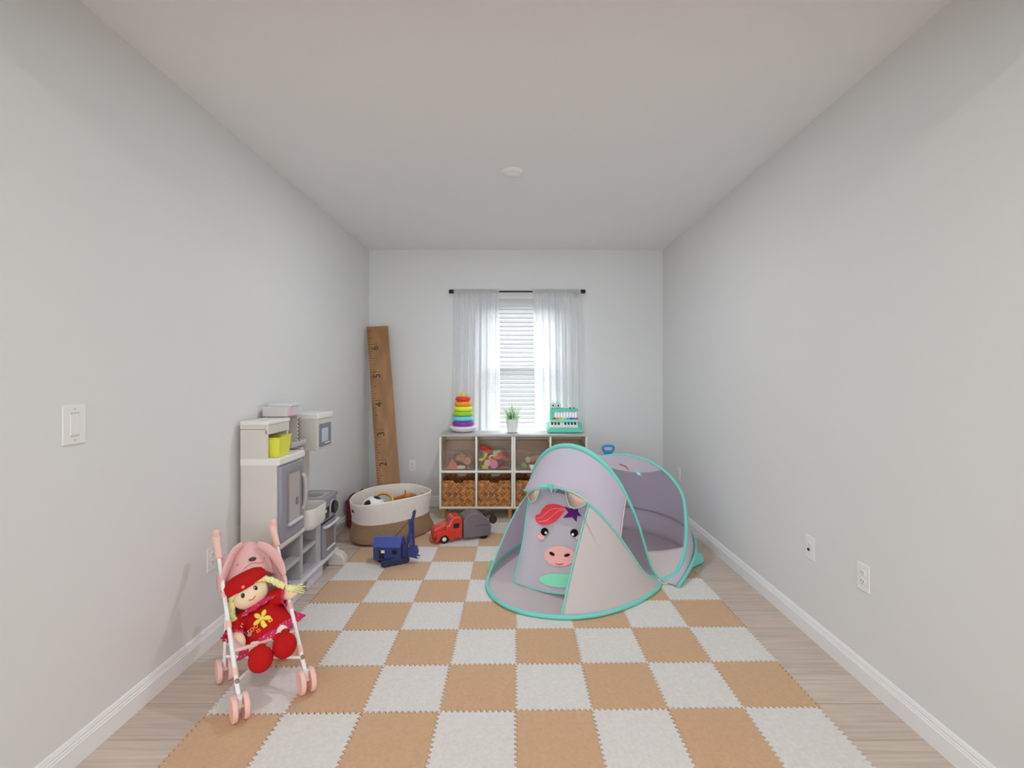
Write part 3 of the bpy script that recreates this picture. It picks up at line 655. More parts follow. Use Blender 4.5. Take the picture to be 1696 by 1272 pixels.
# ================================================================ play kitchen along the left wall
kwh = mat('kitchen_white', P(190, 186, 180, 1.32), .42); kgr = mat('kitchen_grey', P(126, 126, 134, 1.5), .42); kbs = mat('kitchen_base_grey', P(160, 158, 160, 1.35), .45)
kdk = mat('kitchen_dark_grey', P(98, 100, 110, 1.5), .4); klt = mat('kitchen_pale_grey', P(178, 176, 182, 1.55), .4); kin = mat('kitchen_recess', P(158, 152, 146, 1.5), .6)
KX0 = XL + 0.022                                     # back of the kitchen
kt = thing('play_kitchen', 'white and grey plastic play kitchen standing along the left wall', 'toy kitchen', (KX0, 2.66, 0))
def K(name, m, boxes, bevel=.006, **k):
    mb = MB()
    for b in boxes: mb.bx(*b)
    return mb.build(name, m, k.pop('parent', kt), world=True, flat=True, bevel=bevel, **k)
# --- lower unit: open cubbies, oven, lip and feet
FX = -1.352
base = K('base_unit', kbs, [(KX0, KX0 + .02, 2.70, 3.545, .06, .42), (KX0, FX, 2.70, 2.72, .06, .405), (KX0, FX, 2.965, 3.0, .06, .42), (KX0, FX, 3.20, 3.275, .06, .43), (KX0, FX, 3.53, 3.545, .06, .50),
    (KX0, FX, 2.72, 2.965, .075, .10), (KX0, FX, 2.72, 2.965, .235, .258), (KX0, FX, 2.70, 3.0, .385, .42), (KX0, FX, 3.0, 3.2, .10, .125), (KX0, FX, 3.0, 3.2, .255, .276), (KX0, FX, 3.275, 3.53, .09, .11)], bevel=.005)
K('skirt', klt, [(KX0, FX + .022, 2.70, 3.545, .085, .108), (KX0 + .02, FX + .004, 2.70, 2.985, .0, .088), (KX0 + .02, FX + .004, 3.06, 3.30, .0, .088)], bevel=.008)
for y in (3.455,):
    MB().prism([(-.0, 0), (.125, 0), (.125, .05), (.1, .082), (.06, .10), (0, .105)], (FX - .03, y, 0), (1, 0, 0), (0, 0, 1), -.075).build('foot', kwh, kt, world=True, bevel=.01, seg=3)
lb = MB()
for i, (a, b) in enumerate(((2.80, 2.84), (2.85, 2.89), (2.90, 2.935))): lb.bx(FX + .0038, FX + .0052, a, b, .052, .078)
lb.build('blue_logo_strip', mat('logo_blue', P(66, 80, 140, 1.5), .5), kt, world=True, flat=True)
ov = K('oven_door', kgr, [(FX - .01, FX + .012, 3.285, 3.525, .118, .345)], bevel=.006)
K('oven_window', mat('oven_glass', P(116, 110, 106, 1.3), .15), [(FX + .0115, FX + .0135, 3.335, 3.475, .17, .30)], parent=ov, bevel=.001)
K('window_ledge', klt, [(FX + .012, FX + .024, 3.335, 3.478, .155, .168)], parent=ov, bevel=.004)
MB().tube(spline([(FX + .010, 3.295, .33), (FX + .035, 3.31, .335), (FX + .042, 3.40, .338), (FX + .035, 3.50, .337), (FX + .010, 3.515, .333)], 5), .010, 10).build('handle', klt, ov, world=True)
cp = K('control_panel', kgr, [(KX0 + .03, FX + .006, 3.27, 3.545, .36, .50)], bevel=.008)
K('control_sticker', mat('sticker_black', (.02, .02, .022, 1), .3), [(FX + .0055, FX + .0068, 3.285, 3.40, .375, .455)], parent=cp, bevel=.0)
K('sticker_print', mat('sticker_white', P(190, 190, 195, 1.4), .4), [(FX + .0066, FX + .0072, 3.30, 3.325, .395, .41), (FX + .0066, FX + .0072, 3.335, 3.36, .42, .44), (FX + .0066, FX + .0072, 3.30, 3.322, .425, .44)], parent=cp, bevel=0)
MB().lathe([(.046, 0), (.046, .022), (.040, .028), (0, .028)], (FX + .004, 3.468, .432), 26, (1, 0, 0)).build('oven_knob', mat('knob_black', (.012, .012, .014, 1), .35), kt, world=True)
MB().lathe([(.05, 0), (.05, .004), (.046, .006), (.046, 0)], (FX + .004, 3.468, .432), 26, (1, 0, 0)).build('knob_ring', klt, kt, world=True)
ht = K('hob_top', kgr, [(KX0, FX + .012, 3.255, 3.56, .50, .532)], bevel=.008, seg=3)
K('hob_plate', mat('hob_plate_grey', P(150, 148, 150, 1.5), .35), [(KX0 + .05, FX - .02, 3.30, 3.49, .531, .5345)], parent=ht, bevel=.001)
MB().lathe([(.058, .0), (.058, .003), (.045, .0042), (0, .0042)], ((KX0 + FX) / 2 + .01, 3.395, .534), 28).build('burner', mat('burner_brown', P(122, 112, 104, 1.3), .3), ht, world=True)
# counter and sink bucket
K('counter', kwh, [(KX0, -1.50, 2.985, 3.255, .42, .53)], bevel=.008)
mb = MB()
def bucket(q, v):                                     # outer then inner wall of the bucket sink
    a = 2 * pi * q; y0, y1 = 2.995, 3.25; cy, hy = (y0 + y1) / 2, (y1 - y0) / 2; cx, hx = -1.395, .105
    e = 5.0; c, s_ = cos(a), sin(a); k = (abs(c) ** e + abs(s_) ** e) ** (-1 / e)
    LV = [(.60, .400), (.88, .402), (.97, .425), (1.0, .50), (1.0, .531), (.985, .534), (.955, .531), (.93, .44), (.80, .43), (0.0, .428)]
    t = v * (len(LV) - 1); i = min(int(t), len(LV) - 2); f = t - i; r = LV[i][0] * (1 - f) + LV[i + 1][0] * f; z = LV[i][1] * (1 - f) + LV[i + 1][1] * f
    return Vector((cx + hx * k * c * r, cy + hy * k * s_ * r, z))
mb.grid(bucket, 48, 18, wrap=True)
mb.disc([bucket(i / 48, 0) for i in range(47, -1, -1)]); mb.build('sink', mat('sink_white', P(198, 195, 192, 1.36), .35), kt, world=True, ang=35)
# faucet stub hooks area under the microwave + back panel
K('back_panel', kwh, [(KX0, KX0 + .012, 2.97, 3.53, .42, .90)], bevel=.004)
# --- refrigerator tower
fr = K('fridge_body', kwh, [(KX0, -1.349, 2.660, 2.965, .405, .893)], bevel=.008, seg=3)
K('tower_leg_panel', kbs, [(KX0, -1.40, 2.672, 2.70, 0, .405)], bevel=.004)
K('fridge_ledge', mat('kitchen_bright_white', P(204, 201, 197, 1.36), .4), [(KX0, -1.332, 2.657, 2.985, .880, .922)], bevel=.008, seg=3)
K('fridge_sill', kwh, [(KX0, -1.334, 2.657, 2.985, .404, .434)], bevel=.008, seg=3)
dr = K('fridge_door', kgr, [(-1.351, -1.326, 2.672, 2.955, .442, .872)], bevel=.006, seg=3)
K('door_window', mat('frosted_pane', P(152, 148, 146, 1.5), .3), [(-1.3265, -1.3245, 2.755, 2.895, .535, .815)], parent=dr, bevel=.0)
K('window_frame', mat('door_frame_grey', P(118, 112, 114, 1.5), .4), [(-1.3265, -1.321, 2.735, 2.755, .535, .835), (-1.3265, -1.321, 2.895, 2.915, .535, .835), (-1.3265, -1.321, 2.755, 2.895, .815, .835)], parent=dr, bevel=.002)
K('dispenser_ledge', klt, [(-1.3265, -1.308, 2.74, 2.91, .515, .533)], parent=dr, bevel=.004)
K('dispenser_nozzle', kdk, [(-1.3245, -1.318, 2.84, 2.865, .615, .66)], parent=dr, bevel=.003)
MB().tube(spline([(-1.326, 2.925, .57), (-1.309, 2.928, .60), (-1.305, 2.93, .68), (-1.309, 2.93, .755), (-1.326, 2.927, .785)], 6), .0125, 12).build('door_handle', mat('handle_grey', P(160, 156, 154, 1.3), .4), dr, world=True)
# open freezer niche with valance on top
UX1 = -1.398
K('upper_cabinet', kwh, [(KX0, UX1 - .004, 2.661, 2.680, .92, 1.084), (KX0, UX1 - .004, 2.895, 2.912, .92, 1.084), (KX0, KX0 + .012, 2.6805, 2.8945, .92, 1.084), (KX0, UX1 - .0165, 2.661, 2.912, 1.085, 1.120), (UX1 - .016, UX1, 2.661, 2.912, 1.055, 1.12)], bevel=.004)
K('cornice', mat('kitchen_bright_white', P(204, 201, 197, 1.36), .4), [(KX0, UX1 + .006, 2.655, 2.916, 1.108, 1.133)], bevel=.008, seg=3)
# shelf section with range hood, between tower and microwave
hd = K('hood', mat('hood_grey', P(172, 168, 166, 1.55), .45), [(KX0, -1.40, 2.89, 3.05, 1.137, 1.198)], bevel=.008, seg=3)
K('hood_cap', klt, [(KX0 + .015, -1.395, 2.93, 3.06, 1.196, 1.216)], parent=hd, bevel=.006)
K('pink_sticker', mat('sticker_pink', P(208, 150, 178, 1.5), .5), [(-1.4005, -1.3988, 2.915, 2.96, 1.147, 1.19)], parent=hd, bevel=0)
K('hood_grille', mat('hood_dark', P(140, 134, 130, 1.4), .5), [(KX0 + .01, -1.42, 2.93, 3.04, 1.115, 1.137)], parent=hd, bevel=.003)
K('niche_back', mat('niche_tan', P(150, 138, 126, 1.5), .6), [(KX0 + .012, KX0 + .03, 2.92, 3.20, .93, 1.12)], bevel=0)
K('niche_shelf', mat('niche_shelf_grey', P(158, 156, 160, 1.5), .45), [(KX0 + .012, -1.418, 2.985, 3.20, .93, .962)], bevel=.006)
cord = MB(); cord.tube(spline([(-1.425 + .006 * sin(i * 2.1), 3.10 + .004 * cos(i * 2.1), 1.115 - i * .008) for i in range(20)], 3), .0035, 6); cord.build('phone_cord', mat('cord_brown', P(120, 108, 98, 1.3), .5), kt, world=True)
K('niche_post', kwh, [(KX0 + .012, -1.44, 3.115, 3.13, .95, 1.13)], bevel=.003)
# microwave
mw = K('microwave', kwh, [(KX0 + .004, -1.372, 3.262, 3.515, .872, 1.095)], bevel=.006, seg=3)
K('microwave_cornice', mat('kitchen_bright_white', P(204, 201, 197, 1.36), .4), [(KX0 + .004, -1.362, 3.255, 3.522, 1.088, 1.128)], bevel=.008, seg=3)
md = K('microwave_door', mat('microwave_slate', P(104, 106, 118, 1.5), .4), [(-1.373, -1.364, 3.29, 3.485, .892, 1.052)], parent=mw, bevel=.004)
K('microwave_window', mat('microwave_glass', P(168, 172, 182, 1.5), .2), [(-1.3645, -1.3625, 3.315, 3.425, .925, 1.02)], parent=mw, bevel=0)
K('microwave_print', mat('print_pale', P(196, 198, 205, 1.4), .4), [(-1.3645, -1.3628, 3.37, 3.46, .908, .916)], parent=mw, bevel=0)
K('hook_rail', klt, [(KX0 + .012, -1.46, 3.03, 3.25, .872, .90)], bevel=.005)
for y in (3.06, 3.14):
    MB().tube(spline([(-1.465, y, .885), (-1.455, y, .86), (-1.452, y, .835), (-1.44, y + .006, .822), (-1.425, y + .012, .832), (-1.42, y + .013, .848)], 5), .0055, 8).build('utensil_hook', mat('hook_grey', P(138, 132, 130, 1.5), .4), kt, world=True)
MB().lathe([(.0075, 0), (.0065, .003), (0, .004)], (-1.525, 2.66, .435), 14, (0, -1, 0)).build('screw_cap', kdk, kt, world=True)
# lime bin standing in the freezer niche
lime = mat('lime_plastic', P(186, 186, 60, 1.62), .4)
bt = thing('lime_bin', 'lime green plastic bin in the open top of the play kitchen', 'bin', (-1.43, 2.765, .9225))
mb = MB(); hx, hy, h, k = .082, .072, .105, .005
def wallq(p0, p1, t0, t1):
    n = Vector((-(p1[1] - p0[1]), p1[0] - p0[0], 0)).normalized() * k
    q = [Vector(p0), Vector(p1), Vector(t1), Vector(t0)]; mb.add(q + [v + n for v in q], [(0, 1, 2, 3), (7, 6, 5, 4), (0, 4, 5, 1), (1, 5, 6, 2), (2, 6, 7, 3), (3, 7, 4, 0)])
e = .88
b = [(-hx * e, -hy * e, 0), (hx * e, -hy * e, 0), (hx * e, hy * e, 0), (-hx * e, hy * e, 0)]; t_ = [(-hx, -hy, h - .012), (hx, -hy, h + .004), (hx, hy, h + .012), (-hx, hy, h - .005)]
for i in range(4): wallq(b[i], b[(i + 1) % 4], t_[i], t_[(i + 1) % 4])
mb.bx(-hx * e, hx * e, -hy * e, hy * e, 0, k); mb.build('bin_body', lime, bt, flat=True, bevel=.002)
MB().tube([t_[0], (-.01, -hy, h - .012), (.005, -hy, h + .004), t_[1], t_[2], t_[3]], .0038, 8, True).build('rim', lime, bt)
# ================================================================ pop-up play tent
lav = mat('tent_lavender', P(190, 185, 192, 1.6), .8, spec=.1, trans=.48); lav2 = mat('tent_grey_white', P(188, 180, 178, 1.42), .8, spec=.1, trans=.22)
tealm = mat('tent_teal_trim', P(104, 178, 168, 1.5), .6, spec=.2); floorm = mat('tent_floor_grey', P(158, 148, 150, 1.7), .7, spec=.15)
net = see_through('tent_net', P(170, 162, 172, 1.5), .85, .05, .45)
TM, TU, TV = Vector((.517, 3.524, 0)), Vector((.65, .76, 0)), Vector((.76, -.65, 0)); MZ = TH
def tl(a, b, z): return TM + TU * a + TV * b + Vector((0, 0, z + MZ))
tent = thing('play_tent', 'white pop-up play tent with teal edges and a printed cow face', 'play tent', (TM.x, TM.y, MZ))
PROFILE = [(0, 1.0), (.04, .955), (.12, .90), (.27, .86), (.46, .80), (.62, .715), (.75, .62), (.86, .49), (.94, .33), (.985, .165), (1, 0)]
PROF2 = [(0, 1.0), (.04, 1.09), (.14, 1.10), (.3, 1.065), (.5, .985), (.66, .90), (.8, .73), (.9, .53), (.97, .29), (1, 0)]
def mkprof(P_):
    H_ = spline([Vector((b, h, 0)) for h, b in P_], 6); H_ = H_ + [Vector((-p.x, p.y, 0)) for p in reversed(H_[:-1])]; L_ = [0.0]
    for i in range(1, len(H_)): L_.append(L_[-1] + (H_[i] - H_[i - 1]).length)
    def fn(t):
        s = t * L_[-1]; lo = len(L_) - 2
        for i in range(1, len(L_)):
            if L_[i] >= s: lo = i - 1; break
        f = (s - L_[lo]) / max(1e-9, L_[lo + 1] - L_[lo]); p = H_[lo].lerp(H_[lo + 1], f); return p.x, p.y
    return fn
prof = mkprof(PROFILE); prof2 = mkprof(PROF2)
def hoop(w, a, h, pf, ex=1.0):
    def fn(t):
        b, q = pf(t); return tl(a * max(0, q) ** ex, b * w, h * q + .012)
    return fn
def ground_hoop(a, w, z0, z1, e=2.5):
    def fn(t):
        q = pi * t; c, s = cos(q), sin(q); k = (abs(c) ** e + abs(s) ** e) ** (-1 / e)
        return tl(a * s * k, w * c * k, z0 + (z1 - z0) * (s * k) ** 1.0)
    return fn
GP = spline([Vector((b, -a, 0)) for a, b in ((0, .576), (.125, .617), (.30, .61), (.44, .585), (.58, .54), (.698, .476), (.80, .385), (.88, .258), (.923, .123), (.920, -.02), (.858, -.171), (.736, -.302), (.52, -.43), (.28, -.52), (0, -.576))], 6)
_GL = [0.0]
for i in range(1, len(GP)): _GL.append(_GL[-1] + (GP[i] - GP[i - 1]).length)
def G(t):
    s = t * _GL[-1]; lo = len(_GL) - 2
    for i in range(1, len(_GL)):
        if _GL[i] >= s: lo = i - 1; break
    f = (s - _GL[lo]) / (_GL[lo + 1] - _GL[lo]); p = GP[lo].lerp(GP[lo + 1], f); return tl(p.y, p.x, .014)
A = hoop(.575, -.20, .864, prof); C = hoop(.585, .67, .690, prof2, .56); D = ground_hoop(.90, .69, .016, .19)
DG = ground_hoop(.86, .665, .006, .006)
def S1(t, s, bul=.035):
    p = G(t).lerp(A(t), s); n = (TU * -.72 + Vector((0, 0, .7))); return p + n * (bul * 4 * s * (1 - s) * sin(pi * t))
def proj(p): return CX + F * p.x / p.y, CY + F * (EYE - p.z) / p.y
def findt(fn, px, t0, t1):
    return min((abs(proj(fn(t0 + (t1 - t0) * i / 200))[0] - px), t0 + (t1 - t0) * i / 200) for i in range(201))[1]
def S2(t, s): return A(t).lerp(C(t), s) + Vector((0, 0, -.036 * 4 * s * (1 - s) * sin(pi * t)))
# course of the door arch over the front cloth, from its measured outline
BPL = [(1089, 965), (1078, 966), (1058, 936), (1029, 893), (999, 856), (972, 832), (952, 819), (935, 812), (918, 807), (900, 806), (886, 810), (877, 817)]
def dpl(x, y):
    best = 1e9
    for (x0, y0), (x1, y1) in zip(BPL, BPL[1:]):
        k = max(0, min(1, ((x - x0) * (x1 - x0) + (y - y0) * (y1 - y0)) / ((x1 - x0) ** 2 + (y1 - y0) ** 2))); best = min(best, (x0 + k * (x1 - x0) - x) ** 2 + (y0 + k * (y1 - y0) - y) ** 2)
    return best
TJ = min(((proj(A(.5 + .4 * i / 200))[0] - 877) ** 2 + (proj(A(.5 + .4 * i / 200))[1] - 817) ** 2, .5 + .4 * i / 200) for i in range(201))[1]
ST = []
for i in range(61):
    t = TJ * i / 60; lo = .35 if t < .55 * TJ else .4
    ST.append(.58 if i < 4 else 1.0 if i == 60 else min((dpl(*proj(S1(t, lo + (1 - lo) * j / 120))), lo + (1 - lo) * j / 120) for j in range(121))[1])
for _ in range(4): ST = [ST[0]] + [(ST[i - 1] + 2 * ST[i] + ST[i + 1]) / 4 for i in range(1, 60)] + [1.0]
def sB(t):
    x = max(0, min(59.999, t / TJ * 60)); i = int(x); return ST[i] + (ST[i + 1] - ST[i]) * (x - i)
DR = findt(G, 929, .2, .6); DGL = findt(G, 809, .6, .80)  # door edges on the ground
DRT = findt(lambda t: S1(t, sB(t)), 975, .1, .6)
def tR(s): return DR + (DRT - DR) * min(1, s / .6)
def tLft(s): return DGL + (TJ - DGL) * s
def panel(name, m, surf, t0, t1, s0, s1, nu=40, nv=20, label=None, solid=.002, parent=None):
    g = lambda f, t: f(t) if callable(f) else f
    def fn(u, v):
        t = t0 + (t1 - t0) * u; return surf(t, g(s0, t) + (g(s1, t) - g(s0, t)) * v)
    return MB().grid(fn, nu, nv).build(name, m, parent or tent, world=True, ang=180, solid=solid, label=label)
BG = .235                                             # where the canopy cloth meets the side net
def spanel(name, m, fn, nu, nv, **k): return MB().grid(fn, nu, nv).build(name, m, tent, world=True, ang=180, solid=k.pop('solid', .002), **k)
def frontR(u, v):
    s = v * sB(u * DRT); return S1(u * tR(s), s)
spanel('front_panel', lav2, frontR, 40, 20, label='grey white front panel right of the door')
spanel('front_panel', lav, lambda u, v: S1(tLft(v) + (1 - tLft(v)) * u, v), 20, 24)
def canopy(u, v):
    t = BG + (1 - BG) * u if v > 1.1 else BG + (TJ - BG) * u; s0 = min(1, sB(t)); return S1(t, s0 + (1 - s0) * v)
spanel('canopy', lav, canopy, 60, 16)
panel('side_net', net, S1, 0.0, BG, sB, 1.0, 24, 12, solid=0, label='see-through net window')
panel('lower_side', lav2, S2, 0.0, .085, 0, 1, 10, 16)
panel('side_net', net, S2, .085, .335, 0, 1, 24, 16, solid=0, label='see-through net window')
panel('roof_strip', lav, S2, .335, .665, 0, 1, 40, 16)
panel('far_side', mat('tent_far_side', P(200, 195, 206, 1.7), .8, spec=.1, trans=.5), S2, .665, 1.0, 0, 1, 30, 16)
def S3(t, s): return C(t).lerp(D(t), s)
panel('rear_panel', lav, S3, 0, 1, 0, 1, 50, 16)
def S4(t, s): return D(t).lerp(DG(t), s)
panel('rear_skirt', lav, S4, 0.0, 1, 0, 1, 50, 4)
# groundsheet
pts = [G(i / 40) for i in range(41)] + [DG(1 - i / 40) for i in range(1, 40)]
mb = MB(); mb.disc([Vector((p.x, p.y, MZ + .007)) for p in reversed(pts)]); mb.build('groundsheet', floorm, tent, world=True, flat=True)
# covered hoops
def hoop_tube(name, fn, r, n=70, flat=1.0, t0=0, t1=1): return MB().tube([fn(t0 + (t1 - t0) * i / n) for i in range(n + 1)], r, 10, flat=flat).build(name, tealm, tent, world=True, ang=80)
rA = [.009 + .0115 * min(1, max(0, (i / 70 - .16) * 4)) for i in range(71)]
hoop_tube('front_hoop', A, rA); hoop_tube('rear_hoop', C, .0135); hoop_tube('ground_hoop', G, .0125); hoop_tube('back_hoop', lambda t: D(t) + (D(t) - tl(0, 0, .1)).normalized() * .014, .0115, 50, 1, 0, .62)
hoop_tube('door_arch_trim', lambda t: S1(t, min(1, sB(t))) + Vector((0, 0, .002)), .0065, 60, 1.0, 0, TJ)
off = (TU * -.7 + Vector((0, 0, .7))) * .003
for fe, se in ((tR, sB(DRT)), (tLft, .98)): MB().tube([S1(fe(se * i / 20), se * i / 20) + off for i in range(21)], .0055, 8).build('door_edge_trim', tealm, tent, world=True)
MB().tube([S1(BG, sB(BG) + (1 - sB(BG)) * i / 14) + off for i in range(15)], .0035, 6).build('net_seam', mat('seam_beige', P(196, 178, 166, 1.4), .7), tent, world=True)
for nm, tt in (('net_seam', .335), ('net_seam', .085)): MB().tube([S2(tt, i / 14) for i in range(15)], .0025, 6).build(nm, mat('seam_lavender', P(160, 152, 160, 1.3), .7), tent, world=True)
MB().tube([S2(.70, .55).lerp(S2(.93, .8), i / 6) + TV * .006 for i in range(7)], .003, 6).build('inside_seam', mat('seam_dark', P(120, 112, 120, 1.3), .7), tent, world=True)
# teal foot at the back and white toggle at the pinch
f0 = ground(1117, 958, 0); 
MB().prism([(0, 0), (.21, 0), (.235, .02), (.20, .075), (.14, .10), (.07, .05)], (1.185, 3.37, 0.0125), (.80, .60, 0), (0, 0, 1), .03).build('teal_foot', tealm, tent, world=True, bevel=.006)
pr = tl(0, .59, .0)
MB().tube(spline([pr + Vector((-.03, -.02, .035)), pr + Vector((.0, -.03, .012)), pr + Vector((.045, -.015, .012)), pr + Vector((.09, .03, .02)), pr + Vector((.10, .05, .05))], 5), .004, 8).ell(pr + Vector((.06, -.01, .014)), (.014, .012, .010)).build('cord_toggle', kwh, tent, world=True)
q0 = G(findt(G, 815, .66, .9))
MB().tube(spline([q0 + Vector((0, 0, .01)), q0 + Vector((-.022, .0, .02)), q0 + Vector((-.026, .01, .05)), q0 + Vector((-.004, .01, .062)), q0 + Vector((0.004, .01, .035))], 5, True), .005, 8, True).build('peg_loop', tealm, tent, world=True)
# ---- door flap with the printed face, hanging inside the opening
TLp, TRp, BLp = at(869, 843, 3.36), at(976, 838, 3.10), ground(849, 963, MZ + .016)
e1 = (TRp - TLp); e2 = (BLp - TLp); fn_ = e1.cross(e2).normalized()
if fn_.y > 0: fn_ = -fn_
def onflap(px, py, lift=0.0):
    o = Vector((0, 0, EYE)); d = at(px, py, 1.0) - o; t = (TLp - o).dot(fn_) / d.dot(fn_); return o + d * t + fn_ * lift
def cow(cx, cy): return 850 + .1573 * cx, 790 + .1573 * cy
wav = lambda u, v: .006 * sin(u * 7 + 1) * v
OUT = [(875, 822), (870, 860), (866, 890), (860, 920), (854, 946), (849.5, 964)]
def flapfn(u, v):
    i = min(int(v * 5), 4); f = v * 5 - i; lx = OUT[i][0] * (1 - f) + OUT[i + 1][0] * f; ly = OUT[i][1] * (1 - f) + OUT[i + 1][1] * f
    rx = 985 - 32 * v; ry = 838 + 147 * v
    p = onflap(lx + (rx - lx) * u, ly + (ry - ly) * u + 5 * sin(pi * u) * v - 13 * sin(pi * u ** .8) * (1 - v) ** 3)
    return p - fn_ * (.004 + .012 * (1 - u) ** 2 * sin(u * 9 + 2) ** 2)
mb = MB(); mb.grid(flapfn, 40, 30)
LAY = []
def shape(pts, m, lift):
    mb.add([onflap(*cow(*p), lift) for p in pts], [tuple(range(len(pts)))], m)
def smoothp(pts, n=5): return [(p.x, p.y) for p in spline([Vector((x, y, 0)) for x, y in pts], n, True)]
def oval(cx, cy, rx, ry, rot=0, n=28): return [(cx + rx * cos(a) * cos(rot) - ry * sin(a) * sin(rot), cy + rx * cos(a) * sin(rot) + ry * sin(a) * cos(rot)) for a in [2 * pi * i / n for i in range(n)]]
HAIR = [(235, 425), (242, 400), (280, 388), (308, 340), (350, 300), (400, 286), (460, 288), (520, 306), (578, 345), (540, 362), (512, 400), (475, 440), (430, 478), (380, 500), (320, 506), (265, 490), (240, 460)]
shape(smoothp(HAIR, 3), 1, .0015)
for ln in ([(245, 436), (300, 425), (360, 370), (420, 335), (500, 335), (555, 345)], [(262, 470), (330, 465), (390, 430), (440, 385), (490, 355), (550, 350)]):
    c = spline([Vector((x, y, 0)) for x, y in ln], 5)
    for i in range(len(c) - 1):
        d = (c[i + 1] - c[i]).normalized(); n_ = Vector((-d.y, d.x, 0)) * 1.9
        shape([(c[i] - n_)[:2], (c[i + 1] - n_)[:2], (c[i + 1] + n_)[:2], (c[i] + n_)[:2]], 2, .0022)
for x, y, r1, r2, ro in ((297, 632, 36, 32, .3), (690, 640, 33, 28, -.2)): shape(oval(x, y, r1, r2, ro), 4, .0015)
shape([(540, 310), (592, 333), (682, 320), (686, 368), (722, 416), (676, 410), (668, 476), (622, 424), (525, 432), (580, 375)], 3, .0022)
for x, y in ((332, 577), (643, 590)): shape(oval(x, y, 40, 42), 5, .0024)
for x, y in ((346, 589), (629, 607)): shape(oval(x, y, 13, 15), 6, .0032)
shape(oval(490, 834, 164, 108, .05, 36), 4, .0015)
shape(oval(410, 810, 32, 18, .55), 7, .0024); shape(oval(568, 824, 33, 16, -.25), 7, .0024)
shape([(436, 904), (462, 913), (487, 916), (512, 913), (538, 905), (520, 924), (490, 931), (458, 925)], 1, .0024)
shape(smoothp([(265, 1078), (300, 1045), (360, 1026), (430, 1018), (520, 1022), (640, 1042), (640, 1150), (520, 1165), (400, 1152), (310, 1115)], 3), 8, .0015)
pm = lambda n, c, k=1.5: mat('print_' + n, P(*c, k), .8, spec=.1)
mb.build('door_flap', [lav, pm('red', (208, 60, 70), 1.6), pm('pink_line', (226, 160, 170)), pm('purple', (82, 32, 104), 1.5), pm('peach', (222, 152, 146)), pm('black', (20, 14, 16), 1.2), pm('white', (226, 224, 230)), pm('dark', (52, 24, 30), 1.2), pm('green', (120, 190, 160))], tent, world=True, ang=180, label='hanging door flap printed with a pink nosed cow face')
tr = MB(); tr.tube([flapfn(0, i / 20) + fn_ * .004 for i in range(21)], .0055, 8); tr.build('flap_trim', tealm, tent, world=True)
MB().tube([flapfn(i / 20, 1) + fn_ * .003 for i in range(21)], .004, 8).build('flap_trim', tealm, tent, world=True)
# ears and the roll-up tie over the door
peach = mat('tent_peach', P(212, 170, 162, 1.5), .8, spec=.1, trans=.15)
def ear(pp, d0, d1):
    c = [at(x, y, d0 + (d1 - d0) * (x - pp[0][0]) / (pp[-1][0] - pp[0][0] + 1e-6)) for x, y in pp]
    cen = sum(c, Vector()) / len(c) + Vector((0, -.018, 0)); m_ = MB(); k = len(c)
    m_.add(c + [cen], [(i, (i + 1) % k, k) for i in range(k)]); o = m_.build('ear', peach, tent, world=True, ang=180, solid=.002)
    MB().tube(c, .0048, 8, True).build('ear_trim', mat('tent_mint_trim', P(140, 204, 176, 1.5), .6), o, world=True)
ear([(937, 812), (939, 826), (943, 838), (950, 842), (958, 841), (967, 837), (974, 831), (962, 823), (950, 816)], 3.13, 3.05)
ear([(873, 818), (876, 826), (880, 832), (887, 828), (891, 818), (895, 808), (884, 812)], 3.36, 3.28)
mb = MB(); bw = at(912, 808, 3.17)
for s in (-1, 1): mb.ell(bw + Vector((s * .045, 0, .006)), (.04, .012, .014))
mb.prism([(-.022, .03), (.022, .026), (.004, -.03)], bw + Vector((0, -.012, 0)), (1, 0, 0), (0, 0, 1), -.008)
mb.build('roll_up_bow', tealm, tent, world=True); MB().bx(bw.x + .02, bw.x + .085, bw.y - .016, bw.y - .010, bw.z - .006, bw.z + .016).build('peach_tab', peach, tent, world=True, flat=True)
# prints on the roof strip
def onS2(px, py):
    best = None
    for i in range(61):
        for j in range(41):
            p = S2(.3 + .3 * i / 60, j / 40); x = CX + F * p.x / p.y; y = CY + F * (EYE - p.z) / p.y; e = (x - px) ** 2 + (y - py) ** 2
            if best is None or e < best[0]: best = (e, p)
    return best[1] + Vector((-.003, -.008, .006))
red_ = [onS2(*p) for p in ((1026, 770), (1032, 771), (1037, 774), (1041, 780))]
MB().tube(spline(red_, 5), [.003] * 2 + [.008] * 12 + [.003] * 2, 8, flat=.3).build('red_print', pm('coral', (214, 96, 80)), tent, world=True)
c0 = onS2(1058, 785); mb = MB(); dx = (onS2(1064, 786) - c0).normalized(); dy = (onS2(1057, 779) - c0); dy = (dy - dx * dy.dot(dx)).normalized()
mb.add([c0 + (dx * cos(a) + dy * sin(a)) * r for a, r in [(pi / 2 + pi * i / 5, .042 if i % 2 == 0 else .018) for i in range(10)]], [tuple(range(10))]); mb.build('star_print', pm('mint', (150, 206, 190)), tent, world=True, flat=True)
